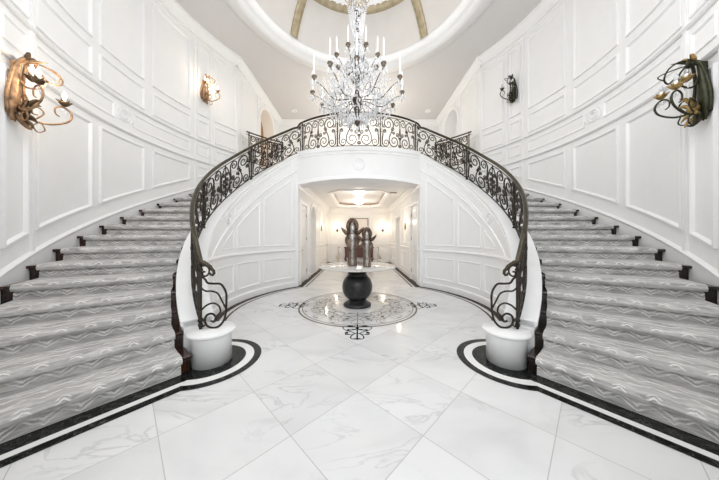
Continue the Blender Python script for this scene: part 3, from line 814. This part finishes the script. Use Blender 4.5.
AP = [-49.3, -15.6, 19.3, 52.6]
RB = 2.735
for s in (-1, 1):
    def top(u):
        k = min(1, max(0, (u + 25) / 35)); z = STR(u) + 0.84 - 0.05 * k
        if u < -40: z -= 0.11 * ((-40 - u)/9.3)**2
        if u > 46: z = z + (LAND + 1.06 - z) * min(1, max(0, (u - 49.0)/2.6))**1.5
        return z
    P = lambda u, s=s: pos(RB, u, s)
    x0, y0 = P(-49.3); z0 = top(-49.3)
    # rail end curls over the plinth
    sc = [(0.10, -0.125), (0.105, -0.15), (0.125, -0.155), (0.14, -0.135), (0.135, -0.105), (0.115, -0.085), (0.10, -0.06), (0.065, -0.035), (0.03, -0.012)]
    ext = [Vector((x0 - s*dx, y0 + dx*0.15, z0 + dz)) for dx, dz in sc]
    r = balustrade('bronze-railed black scrollwork balustrade rising along the %s staircase' % SIDE[s], P, STR, top, AP, -49.3, 52.6, name='stair_balustrade', scroll_end=ext)
    off = Vector(r.location); mb = MB()
    def pl(L, rad):
        mb.tube([Vector((x0 - s*x, y0 + x*0.15, 0.366 + z)) - off for x, z in L], rad, 6, sub=4)
    Hn = z0 - 0.366
    pl([(0.0, .60), (0.045, .56), (0.075, .515), (0.14, .505), (0.205, .50), (0.245, .45), (0.268, .38), (0.268, .27), (0.262, .17), (0.24, .08), (0.19, .02), (0.13, .005), (0.07, .03), (0.045, .09), (0.065, .15), (0.12, .165), (0.16, .12), (0.14, .075), (0.105, .085)], 0.0125)
    pl([(0.0, .47), (0.05, .425), (0.12, .42), (0.18, .39), (0.22, .31), (0.262, .22)], 0.010)
    pl([(0.0, .20), (0.06, .26), (0.13, .285), (0.19, .25), (0.205, .18), (0.16, .13)], 0.010)
    pl([(0.01, Hn*0.93), (0.06, Hn*0.94), (0.09, Hn*0.88), (0.08, Hn*0.81), (0.045, Hn*0.78), (0.02, Hn*0.81), (0.03, Hn*0.85), (0.05, Hn*0.845)], 0.010)
    pl([(0.0, .13), (0.03, .10), (0.05, .05), (0.02, .02)], 0.009)
    pl([(0.0, 0.0), (0.0, Hn)], 0.016)
    mb.build('end_scroll', M['iron'], r)
# landing balustrade following the bowed front
ua = math.degrees(math.asin(1.655/2.74))
Pb = lambda u: (2.74*math.sin(math.radians(u)), 9.06 - 2.74*math.cos(math.radians(u)))
posts = [-ua, -ua/3.0, ua/3.0, ua]
balustrade('black scrollwork balustrade bowed along the landing above the corridor opening', Pb, lambda u: LAND + 0.112, lambda u: LAND + 1.06, posts, -ua + 0.6, ua - 0.6, name='landing_balustrade', skip=True, rr=0.026, imat=M['iron_gold'], railm=M['iron'])
for s in (-1, 1):
    P = lambda u, s=s: pos(4.36, u, s)
    balustrade('brown scrollwork guard rail at the head of the %s stair, beside the arched opening' % SIDE[s], P, lambda u: LAND, lambda u: LAND + 0.98, [37.5, 45.5, 52.5], 36.5, 52.5, name='guard_rail', imat=M['iron_gold'], railm=M['iron'], rr=0.022)

# ================================================================== TABLE AND WHAT STANDS ON IT
TY = 4.80; TZ = 0.815
tb = thing('pedestal_table', 'round glass-topped table on a dark ball pedestal over the floor medallion', 'table', (-0.035, TY, 0))
mb = MB(); mb.lathe([(0.0, TZ-0.022), (0.775, TZ-0.022), (0.785, TZ-0.014), (0.785, TZ-0.006), (0.775, TZ), (0.0, TZ)], k=64); mb.build('table_top', M['glass'], tb)
mb = MB(); mb.lathe([(0.0, TZ-0.085), (0.36, TZ-0.085), (0.46, TZ-0.05), (0.46, TZ-0.023), (0, TZ-0.023)], k=48); mb.build('support_plate', M['ball'], tb)
mb = MB(); mb.lathe([(0.21, 0.62), (0.19, 0.64), (0.20, TZ-0.06)], k=36); mb.build('neck', M['ball'], tb)
pr = []
for i in range(33):
    t_ = -1 + 2*i/32; ang = t_*pi/2*0.80
    pr.append((0.305*math.cos(ang)**0.8 + (0.008 if i % 2 else 0), 0.385 + 0.265*math.sin(ang)/math.sin(pi/2*0.8)))
mb = MB(); mb.lathe(pr, k=48); mb.build('ball', M['ball'], tb)
mb = MB(); mb.lathe([(0.275, 0.0), (0.285, 0.02), (0.28, 0.045), (0.24, 0.075), (0.19, 0.10), (0.17, 0.14)], k=36); mb.build('foot', M['ball'], tb)

def head_sculpture(label, x, y, sc, mainm):
    r = thing('animal_head_sculpture', label, 'sculpture', (x, y, TZ), 0)
    H = 0.98*sc; W = 0.13*sc
    # long muzzle/body standing on its nose
    rows = []
    for z, w_, d_ in ((0.0, .105, .09), (.03, .115, .095), (.08, .11, .09), (.2, .095, .085), (.32, .10, .085), (.42, .12, .095), (.50, .13, .10), (.56, .125, .10), (.62, .095, .085), (.66, .07, .07)):
        rows.append([(w_*sc*math.cos(2*pi*j/20)*(1 - 0.10*math.cos(4*pi*j/20)), d_*sc*math.sin(2*pi*j/20), z*H/0.98*1.0) for j in range(20)])
    mb = MB(); mb.grid(rows, closed_v=True, cap=True); mb.build('body', mainm, r)
    # bright strip down the face
    mb = MB(); rows = []
    for z, w_ in ((.02, .022), (.12, .025), (.3, .022), (.45, .03), (.56, .035), (.64, .03)):
        zz = z*sc; d_ = {.02: .097, .12: .09, .3: .087, .45: .10, .56: .102, .64: .082}[z]
        rows.append([(-w_*sc, -d_*sc + 0.004, zz), (0, -d_*sc - 0.012*sc, zz), (w_*sc, -d_*sc + 0.004, zz)])
    mb.grid(rows); mb.build('face_strip', M['silver'], r)
    for f in (-1, 1):
        mb = MB(); rows = []                    # side plates, like folded cheeks
        mb.tube([(f*.075*sc, -.055*sc, .03*sc), (f*.072*sc, -.055*sc, .22*sc), (f*.092*sc, -.055*sc, .40*sc), (f*.125*sc, -.02*sc, .50*sc), (f*.12*sc, -.02*sc, .57*sc), (f*.08*sc, -.03*sc, .64*sc)], [.014*sc, .018*sc, .024*sc, .03*sc, .022*sc, .008*sc], 6, sub=3)
        mb.build('cheek', M['bronze'], r)
        mb = MB(); mb.tube([(f*.07*sc, 0, .63*sc), (f*.13*sc, -.02*sc, .67*sc), (f*.19*sc, -.03*sc, .73*sc), (f*.235*sc, -.03*sc, .79*sc)], [.03*sc, .042*sc, .03*sc, .004*sc], 8)
        mb.build('ear', M['bronze'], r)
        mb = MB(); mb.ball((f*.075*sc, -.105*sc, .56*sc), .022*sc, 8); mb.build('eye', M['ball'], r)
    # arched crest
    mb = MB(); rows = []
    for i in range(17):
        a = pi*i/16*1.0; cx, cz = .085*sc*math.cos(a), .80*sc + .13*sc*math.sin(a)
        rows.append([(cx + math.cos(a)*dx*sc, dy*sc, cz + math.sin(a)*dx*sc) for dx, dy in ((.035, -.05), (.045, 0), (.035, .05), (-.03, .05), (-.04, 0), (-.03, -.05))])
    rows = [[(p[0]*0.75, p[1], .63*sc + (p[2]-.8*sc)*0.2) for p in rows[0]]] + rows + [[(p[0]*0.75, p[1], .63*sc + (p[2]-.8*sc)*0.2) for p in rows[-1]]]
    mb.grid(rows, closed_v=True, cap=True); mb.build('mane_crest', M['bronze'], r)
    mb = MB(); mb.ball((0, -.012, .74*sc), .064*sc, 12, (1, .7, 2.3)); mb.build('forehead', M['silver'], r)
    return r
head_sculpture('taller metal animal head sculpture with arched crest, left on the glass table', -0.135, TY - 0.02, 1.0, M['streaked'])
head_sculpture('shorter metal animal head sculpture with pointed ears, right on the glass table', 0.155, TY - 0.20, 0.80, M['streaked'])

# ================================================================== CORRIDOR FURNISHINGS
cs = thing('console_bench', 'dark red-brown carved wooden console with an arched centre at the corridor end', 'console', (0, COR_Y - 0.25, 0))
mb = MB(); mb.box((-0.80, -0.2, 0.80), (0.80, 0.2, 0.86)); mb.build('console_top', M['redwood'], cs)
mb = MB(); mb.box((-0.76, -0.17, 0.30), (0.76, 0.19, 0.80)); mb.build('body', M['redwood'], cs)
mb = MB(); rows = []
for i in range(17):
    a = pi*i/16; rows.append([(0.36*math.cos(a), -0.22, 0.30 + 0.68*math.sin(a)), (0.36*math.cos(a), -0.16, 0.30 + 0.68*math.sin(a)), (0.24*math.cos(a), -0.16, 0.30 + 0.54*math.sin(a)), (0.24*math.cos(a), -0.22, 0.30 + 0.54*math.sin(a))])
mb.grid(rows, closed_v=True, smooth=False, cap=True); mb.build('carved_arch', M['bronze'], cs)
for fx in (-0.72, 0.72):
    for fy in (-0.15, 0.15):
        mb = MB(); mb.tube([(fx, fy, 0.30), (fx*1.03, fy, 0.2), (fx*0.97, fy, 0.08), (fx*1.02, fy, 0.0)], [0.045, 0.05, 0.025, 0.035], 8); mb.build('leg', M['redwood'], cs)

def bird(label, x, f):
    r = thing('bird_figurine', label, 'figurine', (x, COR_Y - 0.55, 0))
    mb = MB(); mb.lathe([(0.09, 0), (0.09, 0.03), (0.07, 0.04), (0.0, 0.041)], k=16); mb.build('base', M['pale'], r)
    mb = MB(); mb.tube([(f*-.13, 0, .22), (f*-.06, 0, .30), (f*.02, 0, .38), (f*.05, 0, .48), (f*.03, 0, .62), (f*.0, 0, .76), (f*.02, 0, .85), (f*.06, 0, .865), (f*.14, 0, .84)],
                       [.01, .07, .085, .055, .028, .022, .035, .03, .006], 10)
    mb.build('body', M['pale'], r)
    for dx in (-0.03, 0.04):
        mb = MB(); mb.tube([(f*dx, dx*0.5, .34), (f*dx*1.2, dx*.5, .18), (f*dx, dx*.5, .035)], [.03, .016, .018], 6); mb.build('leg', M['pale'], r)
bird('pale long-necked bird figurine on the floor left of the console', -1.12, 1)
bird('pale long-necked bird figurine on the floor right of the console', 1.05, -1)

pf = thing('framed_picture', 'large pale picture in a thin brown frame above the console', 'picture', (0.0, COR_Y - 0.02, 1.15))
mb = MB(); S = S_plane((0, -0.0), (1, 0), (0, -1)); mb.frame(S, -0.52, 0.52, 0.0, 1.30, 1, 0.05, 0.035, 3); mb.build('frame', M['vent'], pf)
mb = MB(); mb.box((-0.49, -0.008, 0.03), (0.49, 0.0, 1.27)); mb.build('print', M['paper'], pf)

orc = thing('orchid_plant', 'white orchid spray arching above the console behind the sculptures', 'plant', (0.20, COR_Y - 0.27, 0.86))
mb = MB(); mb.lathe([(0.06, 0), (0.08, 0.06), (0.075, 0.12), (0.07, 0.12)], k=16); mb.build('pot', M['pale'], orc)
mb = MB(); mb.tube([(0, 0, .1), (-.02, 0, .45), (.02, 0, .85), (.14, 0, 1.08), (.30, 0, 1.10), (.42, 0, .98)], 0.010, 6); mb.build('stem', M['stem'], orc)
for x, z in ((.04, .93), (.12, 1.06), (.22, 1.10), (.31, 1.09), (.40, 1.0), (.44, .92)):
    mb = MB()
    for i in range(5):
        a = 2*pi*i/5; mb.ball((x + .03*math.cos(a), -.02, z + .03*math.sin(a)), .026, 6, (1, .35, 1))
    mb.build('blossom', M['petal'], orc)

def wall_light(label, loc, rz, grp=None):
    r = thing('wall_light', label, 'wall light', loc, rz, grp)   # local -Y away from the wall
    mb = MB(); mb.lathe([(0.05, -0.12), (0.06, 0), (0.05, 0.12), (0.0, 0.13)], k=12, squash=(1, .3)); mb.build('backplate', M['cup'], r)
    for f in (-1, 1):
        mb = MB(); mb.tube([(0, -.01, -.05), (f*.05, -.06, -.09), (f*.09, -.09, -.04), (f*.09, -.09, .02)], .010, 6); a_ = mb.build('arm', M['cup'], r)
        mb = MB(); mb.lathe([(0.035, .02), (0.055, .12), (0.04, .17), (0.0, .18)], (f*.09, -.09, 0), 12); mb.build('glass_shade', M['lamp'], a_)
    return r
wl = wall_light('small lit two-light sconce on the corridor end wall, left of the picture', (-1.20, COR_Y - 0.02, 1.82), 0, 'lit sconces in the corridor')
for lab, loc, rz in (('small lit two-light sconce on the corridor end wall, right of the picture', (1.32, COR_Y - 0.02, 1.82), 0),
                     ('small lit sconce on the left corridor wall beyond the arched niche', (-COR_X + 0.03, 10.7, 1.8), -pi/2),
                     ('small lit sconce on the right corridor wall beyond the door', (COR_X - 0.03, 8.7, 1.8), pi/2)):
    c = copy_tree(wl, label=lab); c.location = loc; c.rotation_euler = (0, 0, -rz if False else rz)
def flush(label, y):
    r = thing('ceiling_lamp', label, 'ceiling lamp', (0, y, COR_Z + 0.159))
    mb = MB(); mb.lathe([(0.0, 0), (0.12, 0), (0.12, -0.03), (0.0, -0.03)], k=24); mb.build('mount', M['chrome'], r)
    mb = MB(); mb.lathe([(0.20, -0.03), (0.22, -0.06), (0.20, -0.10), (0.12, -0.14), (0.0, -0.155)], k=24); mb.build('glass_shade', M['lamp'], r)
flush('nearer round lit ceiling lamp in the corridor tray', 9.1); flush('farther round lit ceiling lamp in the corridor tray', 11.5)
mb = MB(); mb.box((1.10, 8.35, COR_Z - 0.008), (1.36, 8.50, COR_Z + 0.0)); 
for i in range(5): mb.box((1.11, 8.36 + i*0.028, COR_Z - 0.014), (1.35, 8.372 + i*0.028, COR_Z - 0.006))
tag(mb.build('air_vent', M['vent']), 'small brown air vent in the corridor ceiling right of the tray', 'vent')
for s in (-1, 1):
    mb = MB(); mb.lathe([(0.0, 0), (0.13, 0), (0.13, -0.02), (0.10, -0.03), (0.09, -0.02), (0.0, -0.02)], (s*2.78 if s < 0 else 2.95, 10.0, CEIL), 24)
    tag(mb.build('recessed_downlight', M['trim']), 'small round white downlight in the gallery ceiling, %s of the chandelier' % ('left' if s < 0 else 'right'), 'downlight')

# ================================================================== WALL SCONCES (iron foliage)
def sconce(label, s, ang, z, sc, m_main, m_leaf, lit, m_arm):
    x, y = pos(RO - 0.026, ang, s)
    rz = math.atan2(DY - y, -x) + pi/2      # local -Y faces the hall centre
    r = thing('foliate_sconce', label, 'sconce', (x, y, z), rz)
    def B(mb, nm, m_, par=None):
        mb.v = [tuple(Vector(p)*sc) for p in mb.v]; return mb.build(nm, m_, par or r)
    # tall curved leaf backplate
    mb = MB(); rows = []
    for t_, w_, o in ((-.36, .02, .03), (-.28, .055, .045), (-.18, .075, .06), (-.05, .07, .07), (.10, .052, .07), (.22, .04, .07), (.32, .035, .08), (.38, .025, .11), (.40, .01, .15)):
        rows.append([(w_*math.cos(pi*j/8 + pi), -o*math.sin(pi*j/8)*0.9 - 0.004 - (o if t_ > .35 else 0), t_) for j in range(9)])
    mb.grid(rows); b_ = B(mb, 'backplate', m_main)
    mb = MB()
    mb.tube([(-.10, -.02, -.30), (-.13, -.03, -.1), (-.09, -.04, .12), (-.06, -.07, .30), (-.02, -.12, .40), (.03, -.16, .38), (.03, -.16, .32), (0, -.14, .30)], .016, 6, sub=4)
    mb.tube([(.10, -.02, -.30), (.13, -.03, -.1), (.09, -.04, .12), (.06, -.07, .30), (.03, -.10, .36)], .016, 6, sub=4)
    mb.tube([(0, -.05, -.28), (.02, -.08, -.36), (.03, -.12, -.41), (.0, -.15, -.40)], [.04, .03, .02, .006], 6, sub=4)
    B(mb, 'scroll_edge', m_arm)
    for (lx, ly, lz, dx, dy, dz) in [(0, -.08, -.16, .10, -.10, .06), (0, -.08, -.18, -.10, -.10, .05), (0, -.08, -.22, .08, -.08, -.10), (0, -.08, -.22, -.08, -.08, -.11),
                                     (0, -.08, -.15, .02, -.14, .09), (.02, -.08, -.26, .10, -.06, -.05), (0, -.08, .38, .07, -.08, .05), (0, -.10, .38, -.07, -.07, .06), (0, -.09, -.30, 0, -.08, -.12)]:
        mb = MB(); p = Vector((lx, ly, lz)); d = Vector((dx, dy, dz))
        mb.tube([p, p + d*.35, p + d*.7 + Vector((0, 0, .015)), p + d], [.010, .025, .019, .003], 6, sub=4); B(mb, 'leaf', m_leaf)
    mb = MB(); mb.ball((0, -.10, -.20), .055, 10); B(mb, 'rosette', m_leaf)
    for f, zz, out in ((-1, -.10, .33), (1, -.16, .38), (0, .12, .28)):
        mb = MB(); sx = f*0.62
        def q(a, b): return (sx*a, -a*(1 if f else 1.05), b)
        o = out
        if f:
            mb.tube([(0, -.06, zz-.06), q(o*.3, zz-.13), q(o*.6, zz-.13), q(o*.9, zz-.05), q(o, zz+.04), q(o*.95, zz+.11), q(o*.82, zz+.14), q(o*.70, zz+.10), q(o*.70, zz+.03), q(o*.78, zz)], [.016, .014, .013, .012, .012, .011, .010, .009, .008, .007], 6, sub=4)
            mb.tube([q(o*.35, zz-.12), q(o*.50, zz-.02), q(o*.42, zz+.04), q(o*.30, zz+.01), q(o*.32, zz-.05), q(o*.40, zz-.05)], .008, 6, sub=4)
            mb.tube([q(o*.45, zz-.13), q(o*.52, zz-.22), q(o*.40, zz-.26), q(o*.32, zz-.20), q(o*.38, zz-.16)], .007, 6, sub=4)
            cx = q(o*.86, zz + .15)
        else:
            mb.tube([(0, -.06, zz+.02), (0.0, -o*.4, zz-.06), (0.03, -o*.75, zz-.02), (.04, -o*.85, zz+.08), (.02, -o*.6, zz+.20), (-.03, -o*.45, zz+.16), (0, -o*.6, zz+.06)], [.014, .012, .011, .010, .009, .008, .007], 6, sub=4)
            mb.tube([(0, -.10, .36), (.06, -.22, .38), (.10, -.34, .30), (.06, -.36, .20), (0, -.30, .16), (-.02, -.24, .22)], .009, 6, sub=4)
            mb.tube([(0, -.10, .34), (-.04, -.24, .34), (-.02, -.38, .28), (.02, -.34, .20)], .007, 6, sub=4)
            cx = (0.0, -o*.55, zz + .02)
        arm = B(mb, 'arm', m_arm)
        mb = MB()
        mb.lathe([(.012, 0), (.03, .012), (.05, .035), (.055, .05), (.03, .045), (.0, .045)], cx, 12)
        for k in range(6):
            a = 2*pi*k/6; p = Vector(cx) + Vector((0, 0, .03)); d = Vector((math.cos(a)*.06, math.sin(a)*.06, .035))
            mb.tube([p + d*.4, p + d*.8, p + d*1.2], [.012, .014, .002], 4)
        B(mb, 'cup', m_leaf, arm)
        mb = MB(); mb.lathe([(.014, .045), (.014, .10), (.010, .10)], cx, 8); B(mb, 'candle', M['candle'], arm)
        mb = MB(); mb.lathe([(.008, .10), (.02, .125), (.022, .14), (.012, .17), (.002, .20)], cx, 10); B(mb, 'bulb', M['bulb'] if lit else M['bulb_off'], arm)
        for dx in (-.03, .03):
            mb = MB(); mb.octa((cx[0] + dx, cx[1], cx[2] - .06), .012, .035); B(mb, 'crystal', M['crystal'], arm)
    if lit:
        L = bpy.data.lights.new('sconce_glow', 'POINT'); L.energy = lit; L.color = (1, .80, .58); L.shadow_soft_size = 0.06
        lo = bpy.data.objects.new('sconce_glow', L); C.objects.link(lo); lo.parent = r; lo.location = (0, -0.30*sc, 0.15*sc)
    return r
sconce('foliate sconce coloured gold-orange by its lit bulbs, near the viewer on the left wall', -1, -29.2, 3.02, 0.95, M['sc_lit'], M['sc_brown'], 5, M['sc_lit'])
sconce('smaller-looking foliate sconce coloured gold-orange by its lit bulbs, far up the left wall', -1, 20.0, 5.28, 0.86, M['sc_lit'], M['sc_lit'], 5, M['sc_lit'])
sconce('dark green-bronze sconce with gilt leaves, near the viewer on the right wall', 1, -29.2, 3.02, 0.92, M['sc_dark'], M['sc_leaf'], 0, M['sc_dark'])
sconce('dark green-bronze unlit sconce, far up the right wall', 1, 20.0, 5.28, 0.86, M['sc_dark'], M['sc_dark'], 0, M['sc_dark'])

# ================================================================== CHANDELIER
ch = thing('crystal_chandelier', 'large tiered crystal chandelier with white candles hanging under the dome', 'chandelier', (-0.035, DY, 0))
mb = MB(); mb.lathe([(.01, 3.62), (.05, 3.68), (.06, 3.74), (.03, 3.80), (.05, 3.9), (.10, 4.0), (.13, 4.08), (.10, 4.16), (.05, 4.25), (.04, 4.5), (.07, 4.62), (.09, 4.7), (.05, 4.8), (.035, 5.2), (.06, 5.3), (.035, 5.4), (.035, 5.8), (.07, 5.9), (.03, 6.0), (.02, 6.2)], k=16); mb.build('stem', M['iron_gold'], ch)
mb = MB(); z_ = 6.2; i = 0
while z_ < CEIL + 1.74:
    ring = [(0.022*math.cos(2*pi*j/10)*(1 if i % 2 else 0), 0.022*math.cos(2*pi*j/10)*(0 if i % 2 else 1), z_ + 0.03 + 0.036*math.sin(2*pi*j/10)) for j in range(10)]
    mb.tube(ring, 0.006, 4, closed=True); z_ += 0.056; i += 1
mb.build('chain', M['iron_gold'], ch)
mb = MB(); mb.lathe([(.02, 6.0), (.17, 6.03), (.20, 6.08), (.17, 6.12), (.02, 6.14)], k=20)
for k in range(10):
    a = 2*pi*k/10; mb.tube([(.18*math.cos(a), .18*math.sin(a), 6.08), (.24*math.cos(a), .24*math.sin(a), 6.16), (.20*math.cos(a), .20*math.sin(a), 6.26), (.15*math.cos(a), .15*math.sin(a), 6.24)], .010, 5)
mb.build('crown', M['gold'], ch)
big = []; small = MB()
def strand(p, q, sag, n, r_, h_):
    for i in range(n+1):
        t_ = i/n; x = p[0]+(q[0]-p[0])*t_; y = p[1]+(q[1]-p[1])*t_; z = p[2]+(q[2]-p[2])*t_ - sag*4*t_*(1-t_)
        small.octa((x, y, z), r_, h_)
CUP = 0.72
def arm(a, z0, r1, z1, dip, candle, big_h):
    c, s_ = math.cos(a), math.sin(a)
    def q(r_, z): return (c*r_, s_*r_, z)
    mb = MB(); mb.tube([q(.05, z0), q(r1*.25, z0 - dip*.3), q(r1*.55, z0 - dip), q(r1*.82, z1 - dip*.85), q(r1*.98, z1 - dip*.35), q(r1, z1)], [.011, .010, .009, .008, .008, .008], 6, sub=3)
    mb.tube([q(r1*.5, z0 - dip*.95), q(r1*.55, z0 + .08), q(r1*.42, z0 + .14), q(r1*.34, z0 + .06), q(r1*.42, z0 + .02)], .006, 5, sub=3)
    A = mb.build('arm', M['iron_gold'], ch)
    mb = MB(); mb.lathe([(.010, -.045), (.022, -.03), (.040, -.0), (.034, .025), (.036, .045), (.0, .03)], q(r1, z1), 12)
    for k in range(6):
        b = 2*pi*k/6; mb.tube([(c*r1 + .03*math.cos(b), s_*r1 + .03*math.sin(b), z1), (c*r1 + .044*math.cos(b), s_*r1 + .044*math.sin(b), z1 + .03), (c*r1 + .038*math.cos(b), s_*r1 + .038*math.sin(b), z1 + .055)], [.009, .009, .003], 4)
    mb.build('candle_cup', M['cup'], A)
    mb = MB(); mb.lathe([(.013, .04), (.013, candle), (.004, candle + .01), (.003, candle + .05)], q(r1, z1), 8); mb.build('candle', M['candle'], A)
    for k in range(4):
        b = 2*pi*k/4 + a; big.append((c*r1 + .06*math.cos(b), s_*r1 + .06*math.sin(b), z1 - .09, big_h))
    # garlands of beads
    strand(q(r1, z1 - .05), q(r1*.45, z0 + .02), .10, 11, .011, .016)
    strand(q(r1*.95, z1 - .1), q(r1*.60, z0 - dip - .1), .12, 8, .011, .02)
    strand(q(r1*.5, z0 + .1), q(.08, z0 + .55), .06, 9, .011, .018)
    return q
na = 12
for k in range(na): arm(2*pi*k/na, 4.14, .90, 4.29, .12, .42, .075)
for k in range(8): arm(2*pi*k/8 + pi/8, 4.72, .43, 4.92, .10, .34, .06)
for k in range(na):
    a, b = 2*pi*k/na, 2*pi*(k+1)/na
    strand((.90*math.cos(a), .90*math.sin(a), 4.22), (.90*math.cos(b), .90*math.sin(b), 4.22), .12, 9, .011, .018)
    m_ = (a+b)/2
    for rr_, zz in ((.30, 4.6), (.44, 4.35), (.58, 4.22)):
        for j in range(6):
            an = m_ + random.uniform(-.25, .25); r_ = rr_ + random.uniform(-.10, .10)
            big.append((r_*math.cos(an), r_*math.sin(an), zz - random.uniform(0, .30), .055)) if j < 1 else small.octa((r_*math.cos(an), r_*math.sin(an), zz - random.uniform(-.1, .42)), .02, .05)
# bowl of drops at the bottom, and columns of beads to the crown
for k in range(24):
    a = 2*pi*k/24
    strand((.52*math.cos(a), .52*math.sin(a), 4.15), (.10*math.cos(a), .10*math.sin(a), 3.72), .06, 12, .014, .026)
    strand((.20*math.cos(a), .20*math.sin(a), 6.05), (.07*math.cos(a), .07*math.sin(a), 5.25), .0, 18, .012, .022)
    strand((.07*math.cos(a), .07*math.sin(a), 5.25), (.34*math.cos(a), .34*math.sin(a), 4.62), .03, 15, .012, .022)
    for rr_, zz in ((.52, 4.12), (.36, 3.96), (.20, 3.80), (.62, 4.22)):
        for j in range(3): small.octa((rr_*math.cos(a+.05*j), rr_*math.sin(a+.05*j), zz - .045*j - .03), .015, .04)
for k in range(720):
    a = random.uniform(0, 2*pi); r_ = .78*math.sqrt(random.uniform(.01, 1)); z = random.uniform(3.66 + r_*.45, 4.75 - r_*.55)
    small.octa((r_*math.cos(a), r_*math.sin(a), z), .017, .040)
for k in range(520):
    a = random.uniform(0, 2*pi); z = random.uniform(4.75, 6.15); r_ = .06 + .10*max(0, (z - 5.4)/.65) + .12*max(0, (5.2 - z)/.4)
    r_ *= random.uniform(.5, 1.15); small.octa((r_*math.cos(a), r_*math.sin(a), z), .018, .042)
for i in range(5): small.octa((0, 0, 3.60 - i*.03), .03 - i*.004, .05)
big.sort(key=lambda t_: t_[1]); pick = big[:100]; rest = big[100:]
for x, y, z, h in rest: small.octa((x, y, z), h*.32, h*.9)
pm = MB(); pm.octa((0, 0, 0), .32, .9); pm.octa((0, 0, .75), .13, .16)
proto = None
for x, y, z, h in pick:
    if proto is None: proto = pm.build('crystal_pendant', M['crystal'], ch); o = proto
    else: o = proto.copy(); C.objects.link(o)
    o.location = (x, y, z); o.scale = (h, h, h)
b_ = small.build('crystal_beads', M['crystal'], ch); b_['kind'] = 'stuff'
b_['label'] = 'strings of small clear crystal beads and drops'

# ================================================================== LIGHT
sc_ = bpy.context.scene
wd = bpy.data.worlds.new('World'); sc_.world = wd; wd.use_nodes = True
bg = wd.node_tree.nodes['Background']; bg.inputs[0].default_value = (0.96, 0.98, 1.0, 1); bg.inputs[1].default_value = 1.0
def area(name, loc, rot, size, e, col=(1, 1, 1), sy=None):
    L = bpy.data.lights.new(name, 'AREA'); L.energy = e; L.size = size; L.color = col
    if sy: L.shape = 'RECTANGLE'; L.size_y = sy
    o = bpy.data.objects.new(name, L); C.objects.link(o); o.location = loc; o.rotation_euler = rot; return o
def point(name, loc, e, col=(1, 1, 1), r=0.3):
    L = bpy.data.lights.new(name, 'POINT'); L.energy = e; L.color = col; L.shadow_soft_size = r
    o = bpy.data.objects.new(name, L); C.objects.link(o); o.location = loc; return o
area('entrance_daylight', (0, -2.4, 4.2), (math.radians(93), 0, 0), 5.0, 70, (0.93, 0.965, 1), 4.0).data.spread = math.radians(120)
for x_ in (-1.9, 1.9): point('hall_fill', (x_, 2.0, 4.2), 68, (0.96, 0.98, 1), 0.8)
area('dome_fill', (0, DY, CEIL + 0.85), (0, 0, 0), 3.0, 24, (1, 0.99, 0.97))  # unseen fill lamp added inside the closed dome
point('chandelier_glow', (0, DY, 5.5), 30, (1, .96, .92), 0.5)
point('dome_glow', (0, DY, 7.2), 3, (1, .93, .84), 0.4)
point('gallery_glow', (0, 9.3, 5.6), 85, (1, .92, .80), 0.3)
point('corridor_glow', (0, 8.95, 2.7), 17, (1, .86, .74), 0.15)
point('corridor_glow_far', (0, 11.3, 2.7), 17, (1, .86, .74), 0.15)
for x, y in ((-1.2, COR_Y - .3), (1.32, COR_Y - .3), (-COR_X + .25, 10.7), (COR_X - .25, 8.7)): point('sconce_glow', (x, y, 1.95), 5, (1, .80, .55), 0.05)
point('niche_glow', (-4.0, 9.4, 5.5), 4, (1, .75, .45), 0.1)

cam = bpy.data.cameras.new('camera'); co = bpy.data.objects.new('camera', cam); C.objects.link(co)
co.location = (0, 0, 1.4); co.rotation_euler = (pi/2, 0, 0)
cam.sensor_width = 36; cam.lens = 234/719*36; cam.shift_x = 0.5/719; cam.shift_y = -3/719; cam.clip_start = 0.05
sc_.camera = co
sc_.view_settings.view_transform = 'Standard'; sc_.view_settings.look = 'None'; sc_.view_settings.exposure = 0.27; sc_.view_settings.gamma = 1
sc_.cycles.use_denoising = True
sc_.cycles.max_bounces = 8; sc_.cycles.diffuse_bounces = 5; sc_.cycles.sample_clamp_indirect = 4
